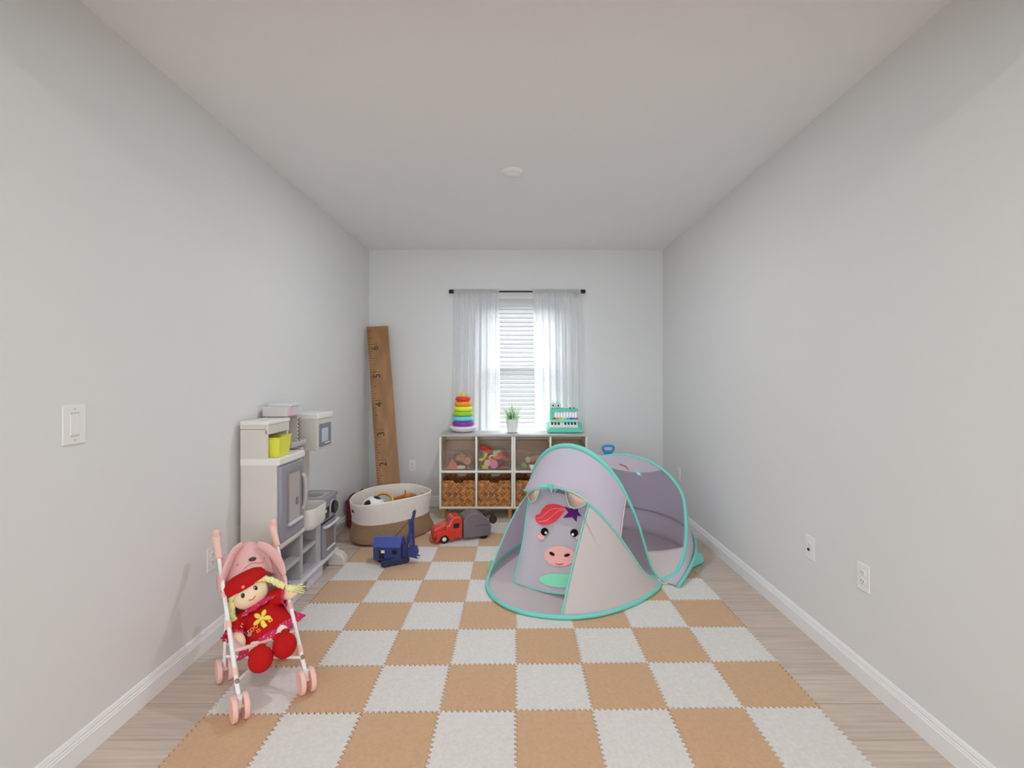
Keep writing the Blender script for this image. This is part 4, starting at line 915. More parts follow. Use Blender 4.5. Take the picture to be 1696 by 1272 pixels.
# blue toy shovel standing behind the tent
bs = thing('toy_shovel', 'blue plastic toy shovel handle sticking up behind the tent', 'toy shovel', (.93, 4.70, 0))
blue = mat('shovel_blue', P(60, 128, 186, 1.6), .35)
MB().tube([(.02, .03, .10), (-.035, -.09, .595)], .013, 12).build('shaft', blue, bs)
hb = Vector((-.035, -.09, .59))
MB().tube(spline([hb + Vector((0, 0, 0)), hb + Vector((-.030, -.006, .055)), hb + Vector((-.05, -.01, .088)), hb + Vector((-.045, -.01, .115)), hb + Vector((0, -.01, .122)), hb + Vector((.045, -.01, .115)), hb + Vector((.05, -.01, .088)), hb + Vector((.030, -.006, .055))], 5, True), .0125, 12, True).prism([(-.022, .0), (.022, .0), (.046, .075), (-.046, .075)], hb + Vector((0, .0, 0)), (1, 0, 0), (0, 0, 1), -.008).build('grip', blue, bs)
MB().grid(lambda u, v: Vector((.02 + (u - .5) * .14 * (1 - .5 * v ** 3), .03 + .02 * sin(pi * u), .13 - .128 * v)), 12, 8).build('blade', blue, bs, solid=.006)
# ================================================================ rope basket with toys
rope_w = mat('rope_cream', P(200, 192, 184, 1.6), .85, spec=.1, var=.04, vscale=80, bump=.5, bscale=300); rope_b = mat('rope_jute', P(142, 117, 92, 1.6), .9, spec=.1, var=.18, vscale=160, bump=.6, bscale=300)
BC = Vector((-1.085, 4.125, .0125)); ba = radians(42)
bk = thing('rope_basket', 'oval rope basket, cream above jute, holding a soccer ball', 'basket', tuple(BC))
AX, AY = Vector((cos(ba), sin(ba), 0)), Vector((-sin(ba), cos(ba), 0))
LVL = [(0, .335, .215, 0), (.012, .350, .232, 0), (.05, .352, .236, 0), (.13, .338, .232, 0), (.21, .340, .236, 0), (.29, .352, .244, 0), (.352, .358, .250, 0)]
def bask(q, z, inset=0.0):
    a = 2 * pi * q; i = 0
    while i < len(LVL) - 2 and z > LVL[i + 1][0]: i += 1
    f = (z - LVL[i][0]) / (LVL[i + 1][0] - LVL[i][0]); rx = LVL[i][1] * (1 - f) + LVL[i + 1][1] * f - inset; ry = LVL[i][2] * (1 - f) + LVL[i + 1][2] * f - inset
    e = 2.3; c, s = cos(a), sin(a); k = (abs(c) ** e + abs(s) ** e) ** (-1 / e)
    slump = (.075 * max(0, 1 - z / .13) ** 1.4 - .02 * min(1, max(0, z - .12) / .1)) * max(0, cos(a - .1)) ** 4
    wob = .004 * sin(3 * a + 9 * z)
    zz = z + (.020 * max(0, sin(a)) - .030 * max(0, -cos(a)) ** 2) * (z / .35) ** 2
    return AX * ((rx + wob) * k * c + slump) + AY * ((ry + wob) * k * s) + Vector((0, 0, zz))
def rope(v, n, z0, z1): return .0018 * abs(sin(pi * n * v))
def wall_(z0, z1, ins, rows):
    return lambda u, v: bask(u, z0 + (z1 - z0) * v, ins - (.0025 * abs(sin(pi * rows * v)) if ins < .005 else -.0))
mb = MB(); mb.grid(wall_(.17, .352, .0, 20), 72, 60, wrap=True); mb.grid(lambda u, v: bask(1 - u, .17 + (.352 - .17) * v, .010), 72, 20, wrap=True)
mb.grid(lambda u, v: bask(u, .352, .010 * v) + Vector((0, 0, .005 * sin(pi * v))), 72, 4, wrap=True); mb.build('cream_band', rope_w, bk, ang=80)
mb = MB(); mb.grid(wall_(.0, .17, .0, 18), 72, 54, wrap=True); mb.grid(lambda u, v: bask(1 - u, .0 + .17 * v, .010), 72, 12, wrap=True)
mb.disc([bask(1 - i / 72, 0.0) for i in range(72)]); mb.disc([bask(i / 72, .012, .010) for i in range(72)]); mb.build('jute_base', rope_b, bk, ang=80)
for q, lb_ in ((.505, 'dark handle slot'), (.0, 'handle slot')):
    c = bask(q, .285); n_ = (bask(q, .285, -.01) - c).normalized(); t_ = (bask(q + .01, .285) - c).normalized()
    if q > .3:
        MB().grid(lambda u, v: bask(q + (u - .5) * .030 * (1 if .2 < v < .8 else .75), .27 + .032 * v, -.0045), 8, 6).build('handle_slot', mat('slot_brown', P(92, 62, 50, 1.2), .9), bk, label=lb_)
    else:
        c = bask(q, .29, .0115)
        MB().tube([bask(q - .035, .272, .013), bask(q - .033, .305, .013), bask(q + .033, .305, .013), bask(q + .035, .272, .013)], .005, 8, True).build('handle_rope', rope_w, bk)
def inb(x, y, z): return BC + AX * x + AY * y + Vector((0, 0, z))
phi = (1 + sqrt(5)) / 2; ICO = [Vector(p).normalized() for p in [(0, a, b * phi) for a in (-1, 1) for b in (-1, 1)] + [(a, b * phi, 0) for a in (-1, 1) for b in (-1, 1)] + [(b * phi, 0, a) for a in (-1, 1) for b in (-1, 1)]]
RB = Matrix.Rotation(.35, 3, 'Y') @ Matrix.Rotation(-.5, 3, 'X'); ICO = [RB @ v for v in ICO]
mb = MB(); mb.ell((0, 0, 0), .098, nu=72, nv=40, mf=lambda d: 1 if max(d.dot(q) for q in ICO) > cos(radians(19)) else 0)
bp_ = inb(-.185, -.035, .268)
tag(mb.build('soccer_ball', [mat('ball_white', P(206, 206, 208, 1.6), .35), mat('ball_black', (.012, .012, .014, 1), .4)], None, loc=bp_), 'black and white soccer ball in the left end of the rope basket', 'ball')
mb = MB(); mb.tube([(.085 * cos(2 * pi * i / 36), .085 * sin(2 * pi * i / 36), 0) for i in range(36)], .012, 8, True, 0, 1.4)
o = mb.build('wooden_hoop', mat('hoop_wood', P(186, 150, 92, 1.6), .5, var=.1, vscale=30), None, loc=inb(-.045, .085, .275)); o.rotation_euler = (radians(38), radians(-8), .4); tag(o, 'round pale wooden hoop toy beside the ball in the basket', 'toy')
mb = MB(); mb.lathe([(0, 0), (.05, 0), (.06, .03), (.04, .05), (0, .055)], n=24)
tag(mb.build('drum', mat('olive_toy', P(150, 138, 70, 1.5), .5), None, loc=inb(-.015, -.03, .238)), 'olive yellow toy under the wooden hoop in the basket', 'toy')
wt = thing('wooden_toy_boat', 'brown wooden toy with a pointed peg in the right end of the basket', 'toy', tuple(inb(.175, .015, .262)), ba + .15)
wb = mat('toy_boat_wood', P(166, 104, 48, 1.6), .5, var=.15, vscale=25)
MB().bx(-.10, .09, -.085, .085, -.03, .008).build('deck', mat('toy_deck_grey', P(120, 96, 78, 1.5), .5), wt, flat=True, bevel=.004)
MB().bx(-.02, .10, .02, .095, .006, .034).bx(-.11, .10, .075, .098, .0, .03).build('hull', wb, wt, flat=True, bevel=.006)
MB().lathe([(.02, 0), (.014, .012), (.009, .02), (.006, .05), (0, .055)], (-.005, .045, .033), 16).build('peg', wb, wt)
tag(MB().ell((0, 0, 0), (.28, .165, .068), Matrix.Rotation(ba, 3, 'Z')).build('cloth_bundle', mat('bundle_grey', P(110, 98, 90, 1.3), .9, bump=.4, bscale=40), None, loc=inb(0, 0, .084)), 'grey cloth bundle under the toys inside the rope basket', 'cloth')
# child's backpack squeezed between the wall and the basket
bgc = Vector((-1.500, 4.395, 0))
bgp = thing('backpack', "child's dark red floral backpack between the left wall and the rope basket", 'backpack', tuple(bgc))
flor = mat('bag_red_floral', P(112, 30, 44, 1.3), .8, var=.75, vscale=38)
def bagfn(u, v):
    a = 2 * pi * u; z = .004 + .285 * v; e = 3.2; c, s = cos(a), sin(a); k = (abs(c) ** e + abs(s) ** e) ** (-1 / e); r = min(1, .80 + 1.6 * v, 1 - max(0, v - .8) * 1.8)
    return Vector((.058 * k * c * r, .110 * k * s * r, z))
mb = MB(); mb.grid(bagfn, 36, 18, wrap=True); mb.disc([bagfn(1 - i / 36, 0) for i in range(36)]); mb.disc([bagfn(i / 36, 1) for i in range(36)]); mb.build('bag_body', flor, bgp, ang=60)
pur = mat('bag_purple', P(62, 28, 58, 1.5), .6)
MB().tube([bagfn(i / 40, .78) * 1.0 + Vector((0, 0, .012)) for i in range(40)], .009, 8, True, flat=1.3).build('zip_band', pur, bgp)
MB().tube(spline([(.02, -.09, .255), (.045, -.085, .285), (.05, -.02, .295), (.04, .05, .29), (.02, .08, .26)], 6), .009, 8, flat=.6).build('grab_strap', pur, bgp)
MB().tube(spline([(.0, .06, .275), (.03, .08, .305), (.04, .10, .31), (.0, .09, .28)], 6), .008, 8).build('top_loop', mat('strap_black', (.02, .015, .025, 1), .6), bgp)
MB().ell((.055, -.06, .06), (.012, .05, .04)).build('yellow_pocket', mat('bag_yellow', P(170, 120, 50, 1.5), .7), bgp)

# ---------------------------------------------------------------- blue toy power shovel
nav = mat('excavator_blue', P(46, 56, 108, 1.35), .45, spec=.4); navd = mat('excavator_dark', P(36, 40, 66, 1.5), .5)
e0 = at(647.5, 927, 3.50); e0.z = TH
ex = thing('toy_excavator', 'dark blue toy power shovel with a tall raised boom', 'toy excavator', tuple(e0), radians(-4))
mb = MB(); hb_ = [(-.11, .026), (.105, .026), (.105, .15), (.085, .165), (-.11, .165)]
house = MB(); house.prism([(-.062, 0), (.062, 0), (.062, .105), (.022, .152), (-.022, .152), (-.062, .105)], (-.112, 0, .034), (0, 1, 0), (0, 0, 1), .205)
house.build('house', nav, ex, flat=True, bevel=.003)
MB().prism([(-.068, .098), (-.022, .156), (.022, .156), (.068, .098), (.064, .094), (.02, .150), (-.02, .150), (-.064, .094)], (-.116, 0, .034), (0, 1, 0), (0, 0, 1), .205).build('roof', mat('excavator_blue_lit', P(62, 78, 140, 1.35), .35), ex, flat=True, bevel=.002)  # roof in a lighter blue, the light from above put into its colour
dk = mat('window_black', (.008, .008, .01, 1), .5)
MB().bx(-.068, -.030, -.0645, -.061, .046, .105).build('doorway', dk, ex, flat=True); MB().bx(.030, .066, -.0645, -.061, .082, .112).build('side_window', dk, ex, flat=True); MB().bx(.092, .0945, -.03, .03, .09, .13).build('front_window', dk, ex, flat=True)
MB().bx(-.052, -.026, -.066, -.064, .088, .108).build('white_panel', mat('panel_white', P(196, 190, 192, 1.5), .5), ex, flat=True)
for s in (-1, 1):
    tk = MB(); cs = [(-.085 + .024 * cos(a), .024 + .024 * sin(a)) for a in [pi / 2 + pi * i / 8 for i in range(9)]] + [(.075 + .024 * cos(a), .024 + .024 * sin(a)) for a in [-pi / 2 + pi * i / 8 for i in range(9)]]
    R2 = Matrix.Rotation(radians(34), 3, 'Z'); ux_ = R2 @ Vector((1, 0, 0)); nn = R2 @ Vector((0, 1, 0))
    tk.prism(cs, nn * (s * .058 + .015) + Vector((.02, 0, 0)), ux_, (0, 0, 1), .034); tk.build('track', navd, ex, bevel=.003)
MB().lathe([(.04, .03), (.04, .05), (0, .05)], (.0, 0, 0), 20).build('turntable', navd, ex)
def beam(m_, a, b, w, h): 
    a, b = Vector(a), Vector(b); x, y, z = frame(b - a, (0, 1, 0)); L_ = (b - a).length; R_ = Matrix((x, y, z)).transposed(); m_.box((a + b) / 2, (w, h, L_), 0, R_)
m_ = MB()
for s in (-1, 1): beam(m_, (.105, s * .018, .06), (.178, s * .012, .375), .016, .010)
beam(m_, (.172, 0, .365), (.180, 0, .385), .016, .034); m_.build('boom', nav, ex, flat=True, bevel=.002)
m_ = MB(); beam(m_, (.150, -.036, .33), (.160, -.036, .10), .015, .010); beam(m_, (.163, 0, .30), (.172, 0, .09), .02, .012); m_.build('dipper_stick', nav, ex, flat=True, bevel=.002)
m_ = MB(); m_.prism([(-.03, .055), (.025, .055), (.038, .012), (.028, -.022), (-.028, -.015)], (.165, -.03, .065), (1, 0, 0), (0, 0, 1), -.06)
for i in range(3): m_.prism([(0, 0), (.026, .002), (0, .016)], (.19, -.026 + i * .024, .038 + .01 * (i % 2)), (1, 0, 0), (0, 0, 1), -.01)
m_.build('bucket', nav, ex, flat=True, bevel=.002)
MB().tube([(.03, 0, .186), (.162, 0, .335)], .0035, 6).build('stay_cable', mat('stay_brown', P(96, 78, 72, 1.3), .5), ex)
MB().prism([(.085, .03), (.13, .03), (.12, .10), (.10, .16), (.09, .16)], (0, -.02, .0), (1, 0, 0), (0, 0, 1), -.04).build('boom_mount', nav, ex, flat=True, bevel=.002)

# ---------------------------------------------------------------- red toy truck
f_, r_ = Vector((-.672, 3.845, TH)), Vector((-.205, 4.02, TH)); ta = atan2(r_.y - f_.y, r_.x - f_.x)
tk_ = thing('toy_truck', 'red toy truck with a rounded dark grey tank body', 'toy truck', tuple(f_ + Vector((-sin(ta), cos(ta), 0)) * .085), ta)
redm = mat('truck_red', P(176, 40, 26, 1.55), .25, spec=.5, coat=.5); gry = mat('truck_grey', P(98, 90, 96, 1.5), .45); blkm = mat('tyre_black', (.012, .012, .013, 1), .5)
hw = .085
m_ = MB(); m_.prism([(.10, .03), (.245, .03), (.245, .175), (.232, .20), (.19, .206), (.16, .202), (.142, .188), (.128, .150), (.10, .145)], (0, -hw + .006, 0), (1, 0, 0), (0, 0, 1), -(2 * hw - .012)); m_.build('cab', redm, tk_, bevel=.012, seg=3, ang=50)
m_ = MB(); m_.prism([(.004, .04), (.13, .04), (.13, .152), (.06, .140), (.014, .124), (.002, .10)], (0, -.052, 0), (1, 0, 0), (0, 0, 1), -.104); m_.build('bonnet', redm, tk_, bevel=.014, seg=3, ang=50)
for s in (-1, 1):
    m_ = MB(); arc = [(.09 + .058 * cos(a), .038 + .058 * sin(a)) for a in [pi * .0 + pi * i / 10 for i in range(11)]]; inn = [(.09 + .042 * cos(a), .030 + .042 * sin(a)) for a in [pi - pi * i / 10 for i in range(11)]]
    y = s * .066
    m_.prism([(.012, .02), (.028, .02)] + [(.09 + .042 * cos(a), .028 + .042 * sin(a)) for a in [pi - pi * i / 10 for i in range(11)]] + [(.15, .022), (.175, .03), (.155, .075)] + [(.09 + .066 * cos(a), .040 + .066 * sin(a)) for a in [.35 + (pi - .35) * i / 10 for i in range(11)]], (0, y + .022, 0), (1, 0, 0), (0, 0, 1), .044); m_.build('fender', redm, tk_, bevel=.006, ang=50)
    MB().ell((.022, s * .045, .098), (.012, .014, .014)).build('headlight', redm, tk_)
    wh = MB().lathe([(0, -.013), (.030, -.013), (.036, -.008), (.036, .008), (.030, .013), (0, .013)], (.09, s * .068, .036), 28, (0, 1, 0)).build('wheel', blkm, tk_)
    MB().lathe([(.017, 0), (.016, .004), (.007, .006), (0, .009)], (.09, s * .081, .036), 22, (0, s, 0)).build('hub', mat('hub_cream', P(206, 190, 160, 1.5), .35), wh)
    wh = MB().lathe([(0, -.013), (.028, -.013), (.034, -.008), (.034, .008), (.028, .013), (0, .013)], (.430, s * .068, .034), 28, (0, 1, 0)).build('wheel', blkm, tk_)
    MB().bx(.166, .216, s * (hw - .0062), s * (hw - .004), .118, .156).build('side_window', dk, tk_, flat=True)
MB().bx(.134, .1385, -.055, .055, .155, .19).build('windscreen', mat('windscreen', P(120, 112, 112, 1.3), .1), tk_, flat=True)
m_ = MB(); m_.prism([(.004, .05), (.004, .10), (0, .10), (-.004, .05)], (0, -.03, 0), (1, 0, 0), (0, 0, 1), -.06); m_.bx(-.008, .004, -.06, .06, .022, .038); m_.build('bumper', redm, tk_, bevel=.003)
dome = [(.252, .024), (.46, .024), (.488, .05), (.494, .09), (.482, .135), (.455, .172), (.415, .202), (.37, .220), (.33, .224), (.295, .213), (.265, .192), (.252, .172)]
m_ = MB(); m_.prism(dome, (0, -hw, 0), (1, 0, 0), (0, 0, 1), -2 * hw); tb = m_.build('tank_body', gry, tk_, bevel=.008, seg=3, ang=35)
MB().tube([(.35, -hw - .001, .118), (.40, -hw - .001, .122), (.46, -hw - .001, .118)], .002, 6).build('body_seam', mat('truck_seam', P(70, 64, 70, 1.3), .5), tb)
m_ = MB(); m_.tube(spline([(.452, .0, .168), (.478, -.01, .205), (.512, -.01, .202), (.528, -.01, .165)], 5), .011, 8, flat=1.6); m_.lathe([(0, -.015), (.030, -.015), (.036, -.008), (.036, .010), (0, .015)], (.530, -.01, .135), 22, (.35, -1, .1)); m_.build('rear_scoop', mat('scoop_black', P(48, 44, 46, 1.4), .5), tk_, ang=40)
# ================================================================ doll stroller
SF = Vector((-1.010, 1.9735, TH)); SB_ = Vector((-.649, .760, 0)); SR = Vector((.760, .649, 0))
def sl(a, b, z): return SF + SB_ * a + SR * b + Vector((0, 0, z))
st = thing('doll_stroller', 'pink and white doll stroller carrying the rag doll, left foreground', 'doll stroller', tuple(SF))
tubew = mat('stroller_white_tube', P(214, 206, 200, 1.55), .3); pkp = mat('stroller_pink_plastic', P(226, 160, 150, 1.6), .4); pkf = mat('stroller_pink_cloth', P(228, 160, 156, 1.6), .8, spec=.1, trans=.15)
pkseat = mat('stroller_seat_cloth', P(200, 168, 176, 1.5), .85, spec=.1, trans=.15, var=.06, vscale=60); brass = mat('rivet', P(150, 128, 104, 1.4), .3, metal=.6)
HW = .127
for s in (-1, 1):
    ft = MB(); ft.tube([sl(.004, s * HW, .075), sl(.545, s * HW, .565)], .0088, 12); ft.build('side_tube', tubew, st, world=True)
    g0, g1 = sl(.475, s * HW, .502), sl(.560, s * HW, .579); dv = (g1 - g0).normalized()
    hg = MB(); hg.tube([g0, g0 + dv * .02, g0 + dv * .06, g0 + dv * .095, g1 + dv * .008 + Vector((0, 0, .012)), g1 - SB_ * .006 + Vector((0, 0, .026)), g1 - SB_ * .022 + Vector((0, 0, .024))], [.0165, .0155, .0155, .018, .021, .019, .010], 14); hg = hg.build('handle_grip', pkp, st, world=True)
    MB().ell(g1 + Vector((0, 0, .006)) - SB_ * .016 + SR * .003, (.006, .006, .006)).build('grip_screw', brass, hg, world=True)
    # rear leg
    zl = -.012 if s < 0 else 0
    MB().tube([sl(.335, s * HW, .075 + zl), sl(.265, s * (HW + .004), .31)], .0075, 10).build('rear_leg', tubew, st, world=True)
    for a_, z_ in ((.0, 0), (.345, zl)):
        MB().tube([sl(a_ - .0, s * HW, .05 + z_), sl(a_ + .0, s * HW, .095 + z_)], .011, 10).tube([sl(a_, s * HW - .026, .05 + z_), sl(a_, s * HW + .026, .05 + z_)], .006, 8).build('wheel_fork', tubew, st, world=True)
        for q in (-1, 1):
            w = MB(); c = sl(a_, s * HW + q * .021, .05 + z_)
            w.lathe([(.006, -.009), (.030, -.007), (.036, -.009), (.046, -.010), (.050, -.006), (.050, .006), (.046, .010), (.036, .009), (.030, .007), (.006, .009)], c, 32, SR); w.build('wheel', pkp, st, world=True)
    for t in (.15, .43, .62): MB().tube([sl(.004 + .541 * (t - .02), s * HW, .075 + .49 * (t - .02)), sl(.004 + .541 * (t + .02), s * HW, .075 + .49 * (t + .02))], .0115, 10).build('tube_clip', pkp, st, world=True)
# folding cross braces and crossbars
MB().tube([sl(.055, -HW, .125), sl(.30, HW, .13)], .0055, 8).build('cross_brace', tubew, st, world=True)
MB().tube([sl(.055, HW, .125), sl(.30, -HW, .118)], .0055, 8).build('cross_brace', tubew, st, world=True)
MB().tube([sl(.305, -HW, .17), sl(.305, HW, .17)], .006, 8).build('crossbar', tubew, st, world=True)
for b, a_, z_ in ((-HW, .055, .13), (HW, .055, .13)): MB().lathe([(.008, 0), (.008, .012), (0, .014)], sl(a_, b, z_), 12, SB_ * -1).build('brace_rivet', brass, st, world=True)
# seat sling
def seat(u, v):
    b = (u - .5) * 2 * (HW - .004); sag = (1 - (2 * u - 1) ** 2)
    K = [(.150, .205), (.20, .190), (.27, .165), (.335, .172), (.375, .225), (.42, .31), (.48, .42), (.525, .505)]
    t = v * (len(K) - 1); i = min(int(t), len(K) - 2); f = t - i; a = K[i][0] * (1 - f) + K[i + 1][0] * f; z = K[i][1] * (1 - f) + K[i + 1][1] * f
    edge_a = .15 + (.525 - .15) * v; edge_z = .205 + (.505 - .205) * v
    k = min(1, sag * 1.6)
    return sl(edge_a * (1 - k) + a * k, b, edge_z * (1 - k) + z * k - .006 * sag)
MB().grid(seat, 24, 40).build('seat_sling', pkseat, st, world=True, ang=180, solid=.003)
MB().tube([seat(i / 20, 0) + Vector((0, 0, .002)) for i in range(21)], .008, 8).build('seat_front_bar', pkp, st, world=True)
# hood with a drowsy bunny face and hanging ears
def hood(u, v):
    q = pi * u; c, s_ = cos(q), sin(q); fr = (1 - v)
    a = .52 - .125 * v * s_ ** .7 - .015 * v; z0 = .40 - .05 * v; h = .145 - .035 * v + .0
    if v > .85: h -= .012 * (v - .85) / .15
    return sl(a, -c * (HW + .004 - .03 * s_), z0 + h * (.35 * s_ ** .8 + .65 * s_ ** 1.7) + .012 * v * (1 - v) * 4 * s_ * 1.5)
MB().grid(hood, 36, 14).build('hood', pkf, st, world=True, ang=180, solid=.004)
hd_ = st.children[-1]
MB().tube([hood(.04 + .92 * i / 30, 1) for i in range(31)], .0075, 8).build('hood_piping', mat('piping_pink', P(216, 140, 140, 1.6), .8), hd_, world=True)
nz = hood(.50, .78) - SB_ * .006; MB().ell(nz, (.017, .010, .010), Matrix.Rotation(radians(40.5), 3, 'Z')).build('nose', mat('nose_brown', P(70, 54, 54, 1.3), .6), hd_, world=True)
MB().tube(spline([hood(.33, .95), hood(.42, .90) - SB_ * .003, hood(.5, .88) - SB_ * .004, hood(.60, .88) - SB_ * .003, hood(.66, .86)], 6), .0022, 6).build('smile', mat('smile_line', P(186, 104, 110, 1.4), .8), hd_, world=True)
for u_ in (.31, .68): MB().ell(hood(u_, .72) - SB_ * .003 + Vector((0, 0, .003)), (.005, .004, .004)).build('closed_eye', mat('smile_line', P(186, 104, 110, 1.4), .8), hd_, world=True)
for s, P_ in ((-1, [(.48, -.030, .548), (.45, -.070, .530), (.42, -.100, .485), (.40, -.122, .43), (.385, -.132, .38)]), (1, [(.455, .035, .54), (.425, .065, .525), (.40, .095, .49), (.37, .115, .445), (.345, .125, .40)])):
    c = spline([sl(*p) for p in P_], 6); n = len(c)
    MB().tube(c, [.010 + .017 * sin(pi * min(1, .12 + .80 * i / (n - 1))) for i in range(n)], 14, flat=.42, hint=(SB_.x, SB_.y, .3)).build('ear', pkf, hd_, world=True)

# ================================================================ rag doll seated in the stroller
HC = at(413, 979, 2.22); fh = Vector((.44, -.82, .36)).normalized(); rv = Vector((-fh.y, fh.x, 0)).normalized(); uv_ = fh.cross(rv)
TA = radians(24.0); xh = rv * cos(TA) + uv_ * sin(TA); zh = uv_ * cos(TA) - rv * sin(TA)
def dl(u, f, w): return HC + xh * u + fh * f + zh * w
RD = Matrix((xh, -fh, zh)).transposed()               # local x right, -y towards the viewer, z up
dw = dl(0, 0, -.21)
doll = thing('rag_doll', 'blonde rag doll in a red dress and cap sitting in the stroller', 'doll', tuple(dw))
skin = mat('doll_skin', P(224, 178, 148, 1.6), .8, spec=.1); redc = mat('doll_red_cloth', P(172, 26, 26, 1.25), .85, spec=.1, bump=.25, bscale=500); hairm = mat('doll_hair', P(222, 204, 140, 1.6), .8, spec=.15, var=.12, vscale=120, bump=.7, bscale=160)
def patt():
    m = mat('pink_print', P(170, 52, 84, 1.65), .85, spec=.1); nt = m.node_tree; b = nt.nodes['Principled BSDF']; v = nt.nodes.new('ShaderNodeTexVoronoi'); v.inputs['Scale'].default_value = 85
    tc = nt.nodes.new('ShaderNodeTexCoord'); nt.links.new(tc.outputs['Object'], v.inputs['Vector']); r = nt.nodes.new('ShaderNodeValToRGB'); r.color_ramp.interpolation = 'CONSTANT'
    r.color_ramp.elements[0].color = P(226, 150, 160, 1.5); r.color_ramp.elements[1].color = P(164, 44, 78, 1.65); r.color_ramp.elements[1].position = .22
    nt.links.new(v.outputs['Distance'], r.inputs[0]); nt.links.new(r.outputs[0], b.inputs['Base Color']); return m
pk = patt()
SHL, SHR = at(432, 1092, 2.0), at(471.5, 1069, 2.06)
hipL, hipR = dl(-.066, .05, -.222), dl(.046, .05, -.220)
body = MB()
body.ell(HC, (.080, .074, .072), RD, 28, 18); body.ell(dl(0, .012, -.018), (.074, .068, .058), RD, 24, 16)
body.tube([dl(0, 0, -.05), dl(0, 0, -.10)], .03, 16); body.ell(dl(0, .0, -.14), (.065, .045, .075), RD)
aL = [dl(-.045, 0, -.092), dl(-.085, .015, -.105), dl(-.115, .035, -.125), dl(-.122, .05, -.150)]; aR = [dl(.045, 0, -.090), dl(.085, .01, -.092), dl(.112, .02, -.100), dl(.125, .03, -.110)]
body.tube(spline(aL, 5), [.026 - .0003 * i for i in range(16)], 12); body.tube(spline(aR, 5), [.026 - .0003 * i for i in range(16)], 12)
body.tube([dl(0, .0, -.16), hipL], [.05, .034], 12); body.tube([dl(0, .0, -.16), hipR], [.05, .034], 12)
body.ell(dl(-.118, .066, -.160), (.031, .019, .046), RD); body.ell(dl(-.103, .064, -.145), (.013, .012, .022), RD @ Matrix.Rotation(.7, 3, 'Y'))
body.ell(dl(.142, .035, -.112), (.038, .018, .024), RD); body.ell(dl(.130, .045, -.090), (.012, .011, .018), RD)
body.tube([hipL, hipL.lerp(SHL, .85)], [.030, .024], 12); body.tube([hipR, hipR.lerp(SHR, .85)], [.030, .024], 12)
body.ell(dl(0, .075, -.022), (.007, .006, .006), RD)
body.build('body', skin, doll, world=True, remesh=.0045, smooth=6)
def onhead(u, w, lift=.001):
    f = .074 * sqrt(max(0, 1 - (u / .080) ** 2 - (w / .072) ** 2)); f2 = .012 + .068 * sqrt(max(0, 1 - (u / .074) ** 2 - ((w + .018) / .058) ** 2)); return dl(u, max(f, f2) + lift, w)
blk_ = mat('doll_eye', (.012, .008, .008, 1), .15)
for u in (-.027, .027):
    e_ = MB().ell(onhead(u, -.003, -.001), (.0085, .005, .0115), RD).build('eye', blk_, doll, world=True)
    MB().ell(onhead(u - .002, .001, .004), (.0024, .0018, .003), RD).build('eye_glint', mat('glint', (.9, .9, .9, 1), .3), e_, world=True)
    MB().tube([onhead(u - .008, .017, .001), onhead(u, .021, .0012), onhead(u + .008, .018, .001)], .001, 6).build('eyebrow', mat('brow_brown', P(150, 110, 80, 1.4), .8), doll, world=True)
MB().tube(spline([onhead(-.016, -.034, .0005), onhead(-.006, -.039, .001), onhead(.004, -.039, .001), onhead(.014, -.032, .0005)], 4), .0028, 8).build('mouth', mat('mouth_pink', P(190, 96, 96, 1.5), .7), doll, world=True)
# hair: bangs and crown under the cap, two braids
hb_ = MB()
def hairfn(u, v):
    a = 2 * pi * u; front = max(0, cos(a)); lo = -.30 + .62 * front ** 1.2 + .03 * sin(a * 26); th = lo + (.75 - lo) * v; r = cos(th) * 1.055 + .012 * abs(sin(a * 24)) * (1 - v)
    return dl(.082 * r * sin(a), .077 * r * cos(a), .076 * sin(th) * 1.03)
hb_.grid(hairfn, 120, 10, wrap=True); hb_.build('hair', hairm, doll, world=True, ang=180, solid=.004)
def braid(name, pts, r0, r1, tuft):
    c = spline(pts, 10); n = len(c); m_ = MB()
    m_.tube(c, [(r0 + (r1 - r0) * i / (n - 1)) * (.80 + .28 * abs(sin(i * .55))) for i in range(n)], 12, flat=.8)
    if tuft:
        d = (c[-1] - c[-4]).normalized(); x, y, _ = frame(d)
        for i in range(26):
            a = i * 2.4; rr_ = .25 + .75 * (i % 5) / 5; m_.tube([c[-1] - d * .008, c[-1] + d * .012 + (x * cos(a) + y * sin(a)) * r1 * rr_ * 1.1, c[-1] + d * (.028 + .008 * (i % 3)) + (x * cos(a) + y * sin(a)) * r1 * rr_ * 1.5], [.004, .003, .001], 5)
    return m_.build(name, hairm, doll, world=True, ang=80)
braid('braid', [dl(-.076, .018, .0), dl(-.090, .025, -.030), dl(-.098, .032, -.060), dl(-.094, .038, -.085)], .017, .013, True)
braid('braid', [dl(.072, .025, .018), dl(.098, .030, -.012), dl(.118, .034, -.048), dl(.140, .040, -.082), dl(.165, .045, -.104)], .015, .021, True)
# cap
cp_ = MB()
def capfn(u, v):
    a = 2 * pi * u; K = [(1.06, .34), (1.14, .38), (1.20, .62), (1.10, .90), (.80, 1.12), (.42, 1.21), (0, 1.23)]
    t = v * 6; i = min(int(t), 5); f = t - i; r = K[i][0] * (1 - f) + K[i + 1][0] * f; h = K[i][1] * (1 - f) + K[i + 1][1] * f
    return dl(.080 * r * sin(a) - .006 * h, .074 * r * cos(a) - .012 * h, .072 * h - .012 * cos(a) * r * (1 - .3 * h) + .004)
cp_.grid(capfn, 40, 24, wrap=True); cp_.build('cap', redc, doll, world=True, ang=180, solid=.004)
MB().ell(dl(-.012, .083, .030), (.007, .005, .007), RD).build('cap_button', mat('coral_button', P(226, 120, 100, 1.5), .5), doll, world=True)
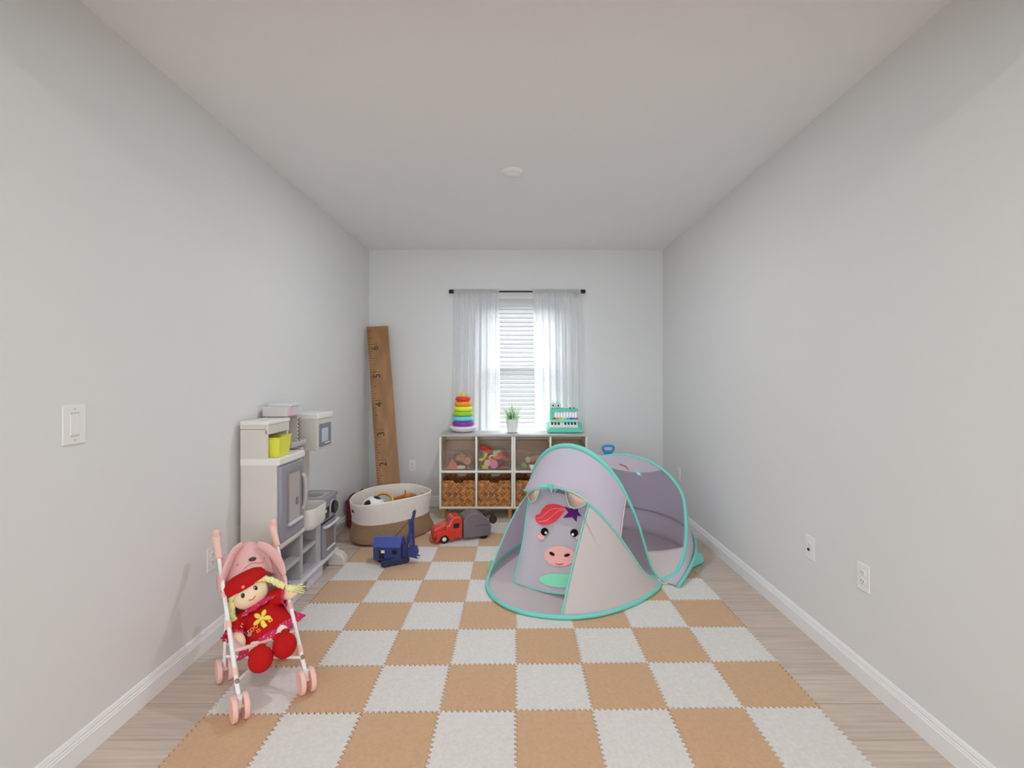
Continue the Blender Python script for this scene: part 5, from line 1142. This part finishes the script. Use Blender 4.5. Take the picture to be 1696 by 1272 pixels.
# dress
RG = [(-.066, .034, .034), (-.078, .052, .046), (-.10, .072, .058), (-.13, .084, .068), (-.16, .098, .078), (-.19, .116, .090), (-.205, .128, .104)]
def dprof(w):
    i = 0
    while i < len(RG) - 2 and w < RG[i + 1][0]: i += 1
    f = min(1.2, (w - RG[i][0]) / (RG[i + 1][0] - RG[i][0])); return RG[i][1] + (RG[i + 1][1] - RG[i][1]) * f, RG[i][2] + (RG[i + 1][2] - RG[i][2]) * f
def dressfn(u, v):
    a = 2 * pi * u; w = -.066 - .139 * v; ax, bf = dprof(w); fold = 1 + .035 * v * v * sin(a * 9)
    return dl(ax * fold * sin(a), bf * fold * cos(a), w)
def ondress(u, w, lift=.0015):
    ax, bf = dprof(w); return dl(u, bf * (1 + .02) * sqrt(max(0, 1 - (u / ax) ** 2)) + lift + .002, w)
dm = MB(); dm.grid(dressfn, 60, 24, wrap=True)
for arm in (aL, aR):
    c = spline(arm, 5)[:12]; dm.tube(c, [.036 + .0006 * i for i in range(len(c))], 16)
dm.build('dress', redc, doll, world=True, ang=60)
def hem(u, v):
    a = 2 * pi * u; w = -.200 - .038 * v; ax, bf = dprof(-.2); k = 1 + .20 * v + (.02 + .05 * v) * sin(a * 15)
    return dl(ax * k * sin(a), bf * k * cos(a), w)
MB().grid(hem, 140, 6, wrap=True).build('hem_ruffle', pk, doll, world=True, ang=180, solid=.002)
def collar(u, v):
    a = 2 * pi * u; k = (.040 + .030 * v) * (1 + .10 * v * sin(a * 13)); return dl(k * 1.25 * sin(a), k * 1.15 * cos(a) + .008 * v, -.062 - .022 * v + .003 * sin(a * 13) * v)
MB().grid(collar, 110, 5, wrap=True).build('collar_ruffle', pk, doll, world=True, ang=180, solid=.002)
for arm in (aL, aR):
    c = spline(arm, 5); d = (c[12] - c[9]).normalized(); x, y, _ = frame(d)
    def cuff(u, v, c=c, d=d, x=x, y=y):
        a = 2 * pi * u; k = .036 + .012 * v + .005 * v * sin(a * 11); return c[10] + d * (.020 * v) + (x * cos(a) + y * sin(a)) * k
    MB().grid(cuff, 80, 4, wrap=True).build('sleeve_ruffle', pk, doll, world=True, ang=180, solid=.002)
yl = mat('flower_yellow', P(232, 180, 72, 1.6), .7); fm = MB()
for i in range(5):
    a = pi / 2 + 2 * pi * i / 5 + .45; fm.ell(ondress(-.004 + .022 * cos(a), -.135 + .022 * sin(a), .0), (.0155, .005, .0098), RD @ Matrix.Rotation(-a, 3, 'Y'))
fm.ell(ondress(-.004, -.135, .0), (.010, .006, .010), RD); fm.build('flower_patch', yl, doll, world=True)
tm = MB(); c0 = ondress(-.050, -.150, .003); tx = (ondress(-.035, -.146, .003) - ondress(-.065, -.152, .003)).normalized(); tm_y = (zh - tx * zh.dot(tx)).normalized()
text_mesh(tm, 'too', c0, tx, tm_y, .036, depth=.002); tm.build('lettering', mat('lettering_orange', P(224, 150, 80, 1.6), .7), doll, world=True, flat=True)
for k_, (u, w, c_) in enumerate(((-.034, -.172, (206, 90, 50)), (-.006, -.168, (222, 190, 90)), (.022, -.162, (232, 160, 60)))):
    sq = MB(); cc = ondress(u, w, .001); tx = (ondress(u + .008, w) - ondress(u - .008, w)).normalized(); R_ = Matrix((tx, tx.cross(zh).normalized() * 1, zh)).transposed()
    sq.box(cc, (.017, .004, .014), 0, R_)
    if k_ != 1: sq.box(cc + fh * .002, (.008, .003, .006), 1, R_)
    sq.build('square_patch', [mat('patch_%d' % k_, P(*c_, 1.6), .7), mat('patch_core', P(160, 70, 30, 1.5), .7)], doll, world=True, flat=True)
MB().ell(ondress(-.068, -.166, .0), (.012, .004, .009), RD).build('grey_patch', mat('grey_patch', P(140, 110, 112, 1.5), .8), doll, world=True)
# stockings and shoes
for s, hp, sh in ((-1, hipL, SHL), (1, hipR, SHR)):
    MB().tube([hp.lerp(sh, .12), hp.lerp(sh, .5), hp.lerp(sh, .93)], [.034, .031, .027], 16).build('stocking', mat('stocking_white', P(222, 214, 208, 1.6), .85), doll, world=True)
    d = (Vector((0, 0, EYE)) - sh).normalized(); x, y, _ = frame(d); R_ = Matrix((x, y, d)).transposed()
    so = MB(); so.ell(sh - d * .01, (.049, .052, .042), R_, 28, 16); so.ell(sh - d * .030 + zh * .025, (.034, .034, .032), R_)
    so = so.build('shoe', redc, doll, world=True, remesh=.004, smooth=4)
    bw_ = MB(); kc = sh.lerp(hp, .40) + fh * .028 + zh * .018
    for q in (-1, 1): bw_.ell(kc + xh * (q * .018) + zh * .004, (.019, .010, .012), RD @ Matrix.Rotation(q * .4, 3, 'Y')); bw_.tube([kc, kc + xh * (q * .014 + .008) - zh * .022 + fh * .012], [.006, .008], 8)
    bw_.ell(kc, (.009, .010, .009), RD); bw_.build('bow', redc, so, world=True)
# ---------------------------------------------------------------- tidy helper properties
for o in bpy.data.objects:
    if '_w' in o: del o['_w']
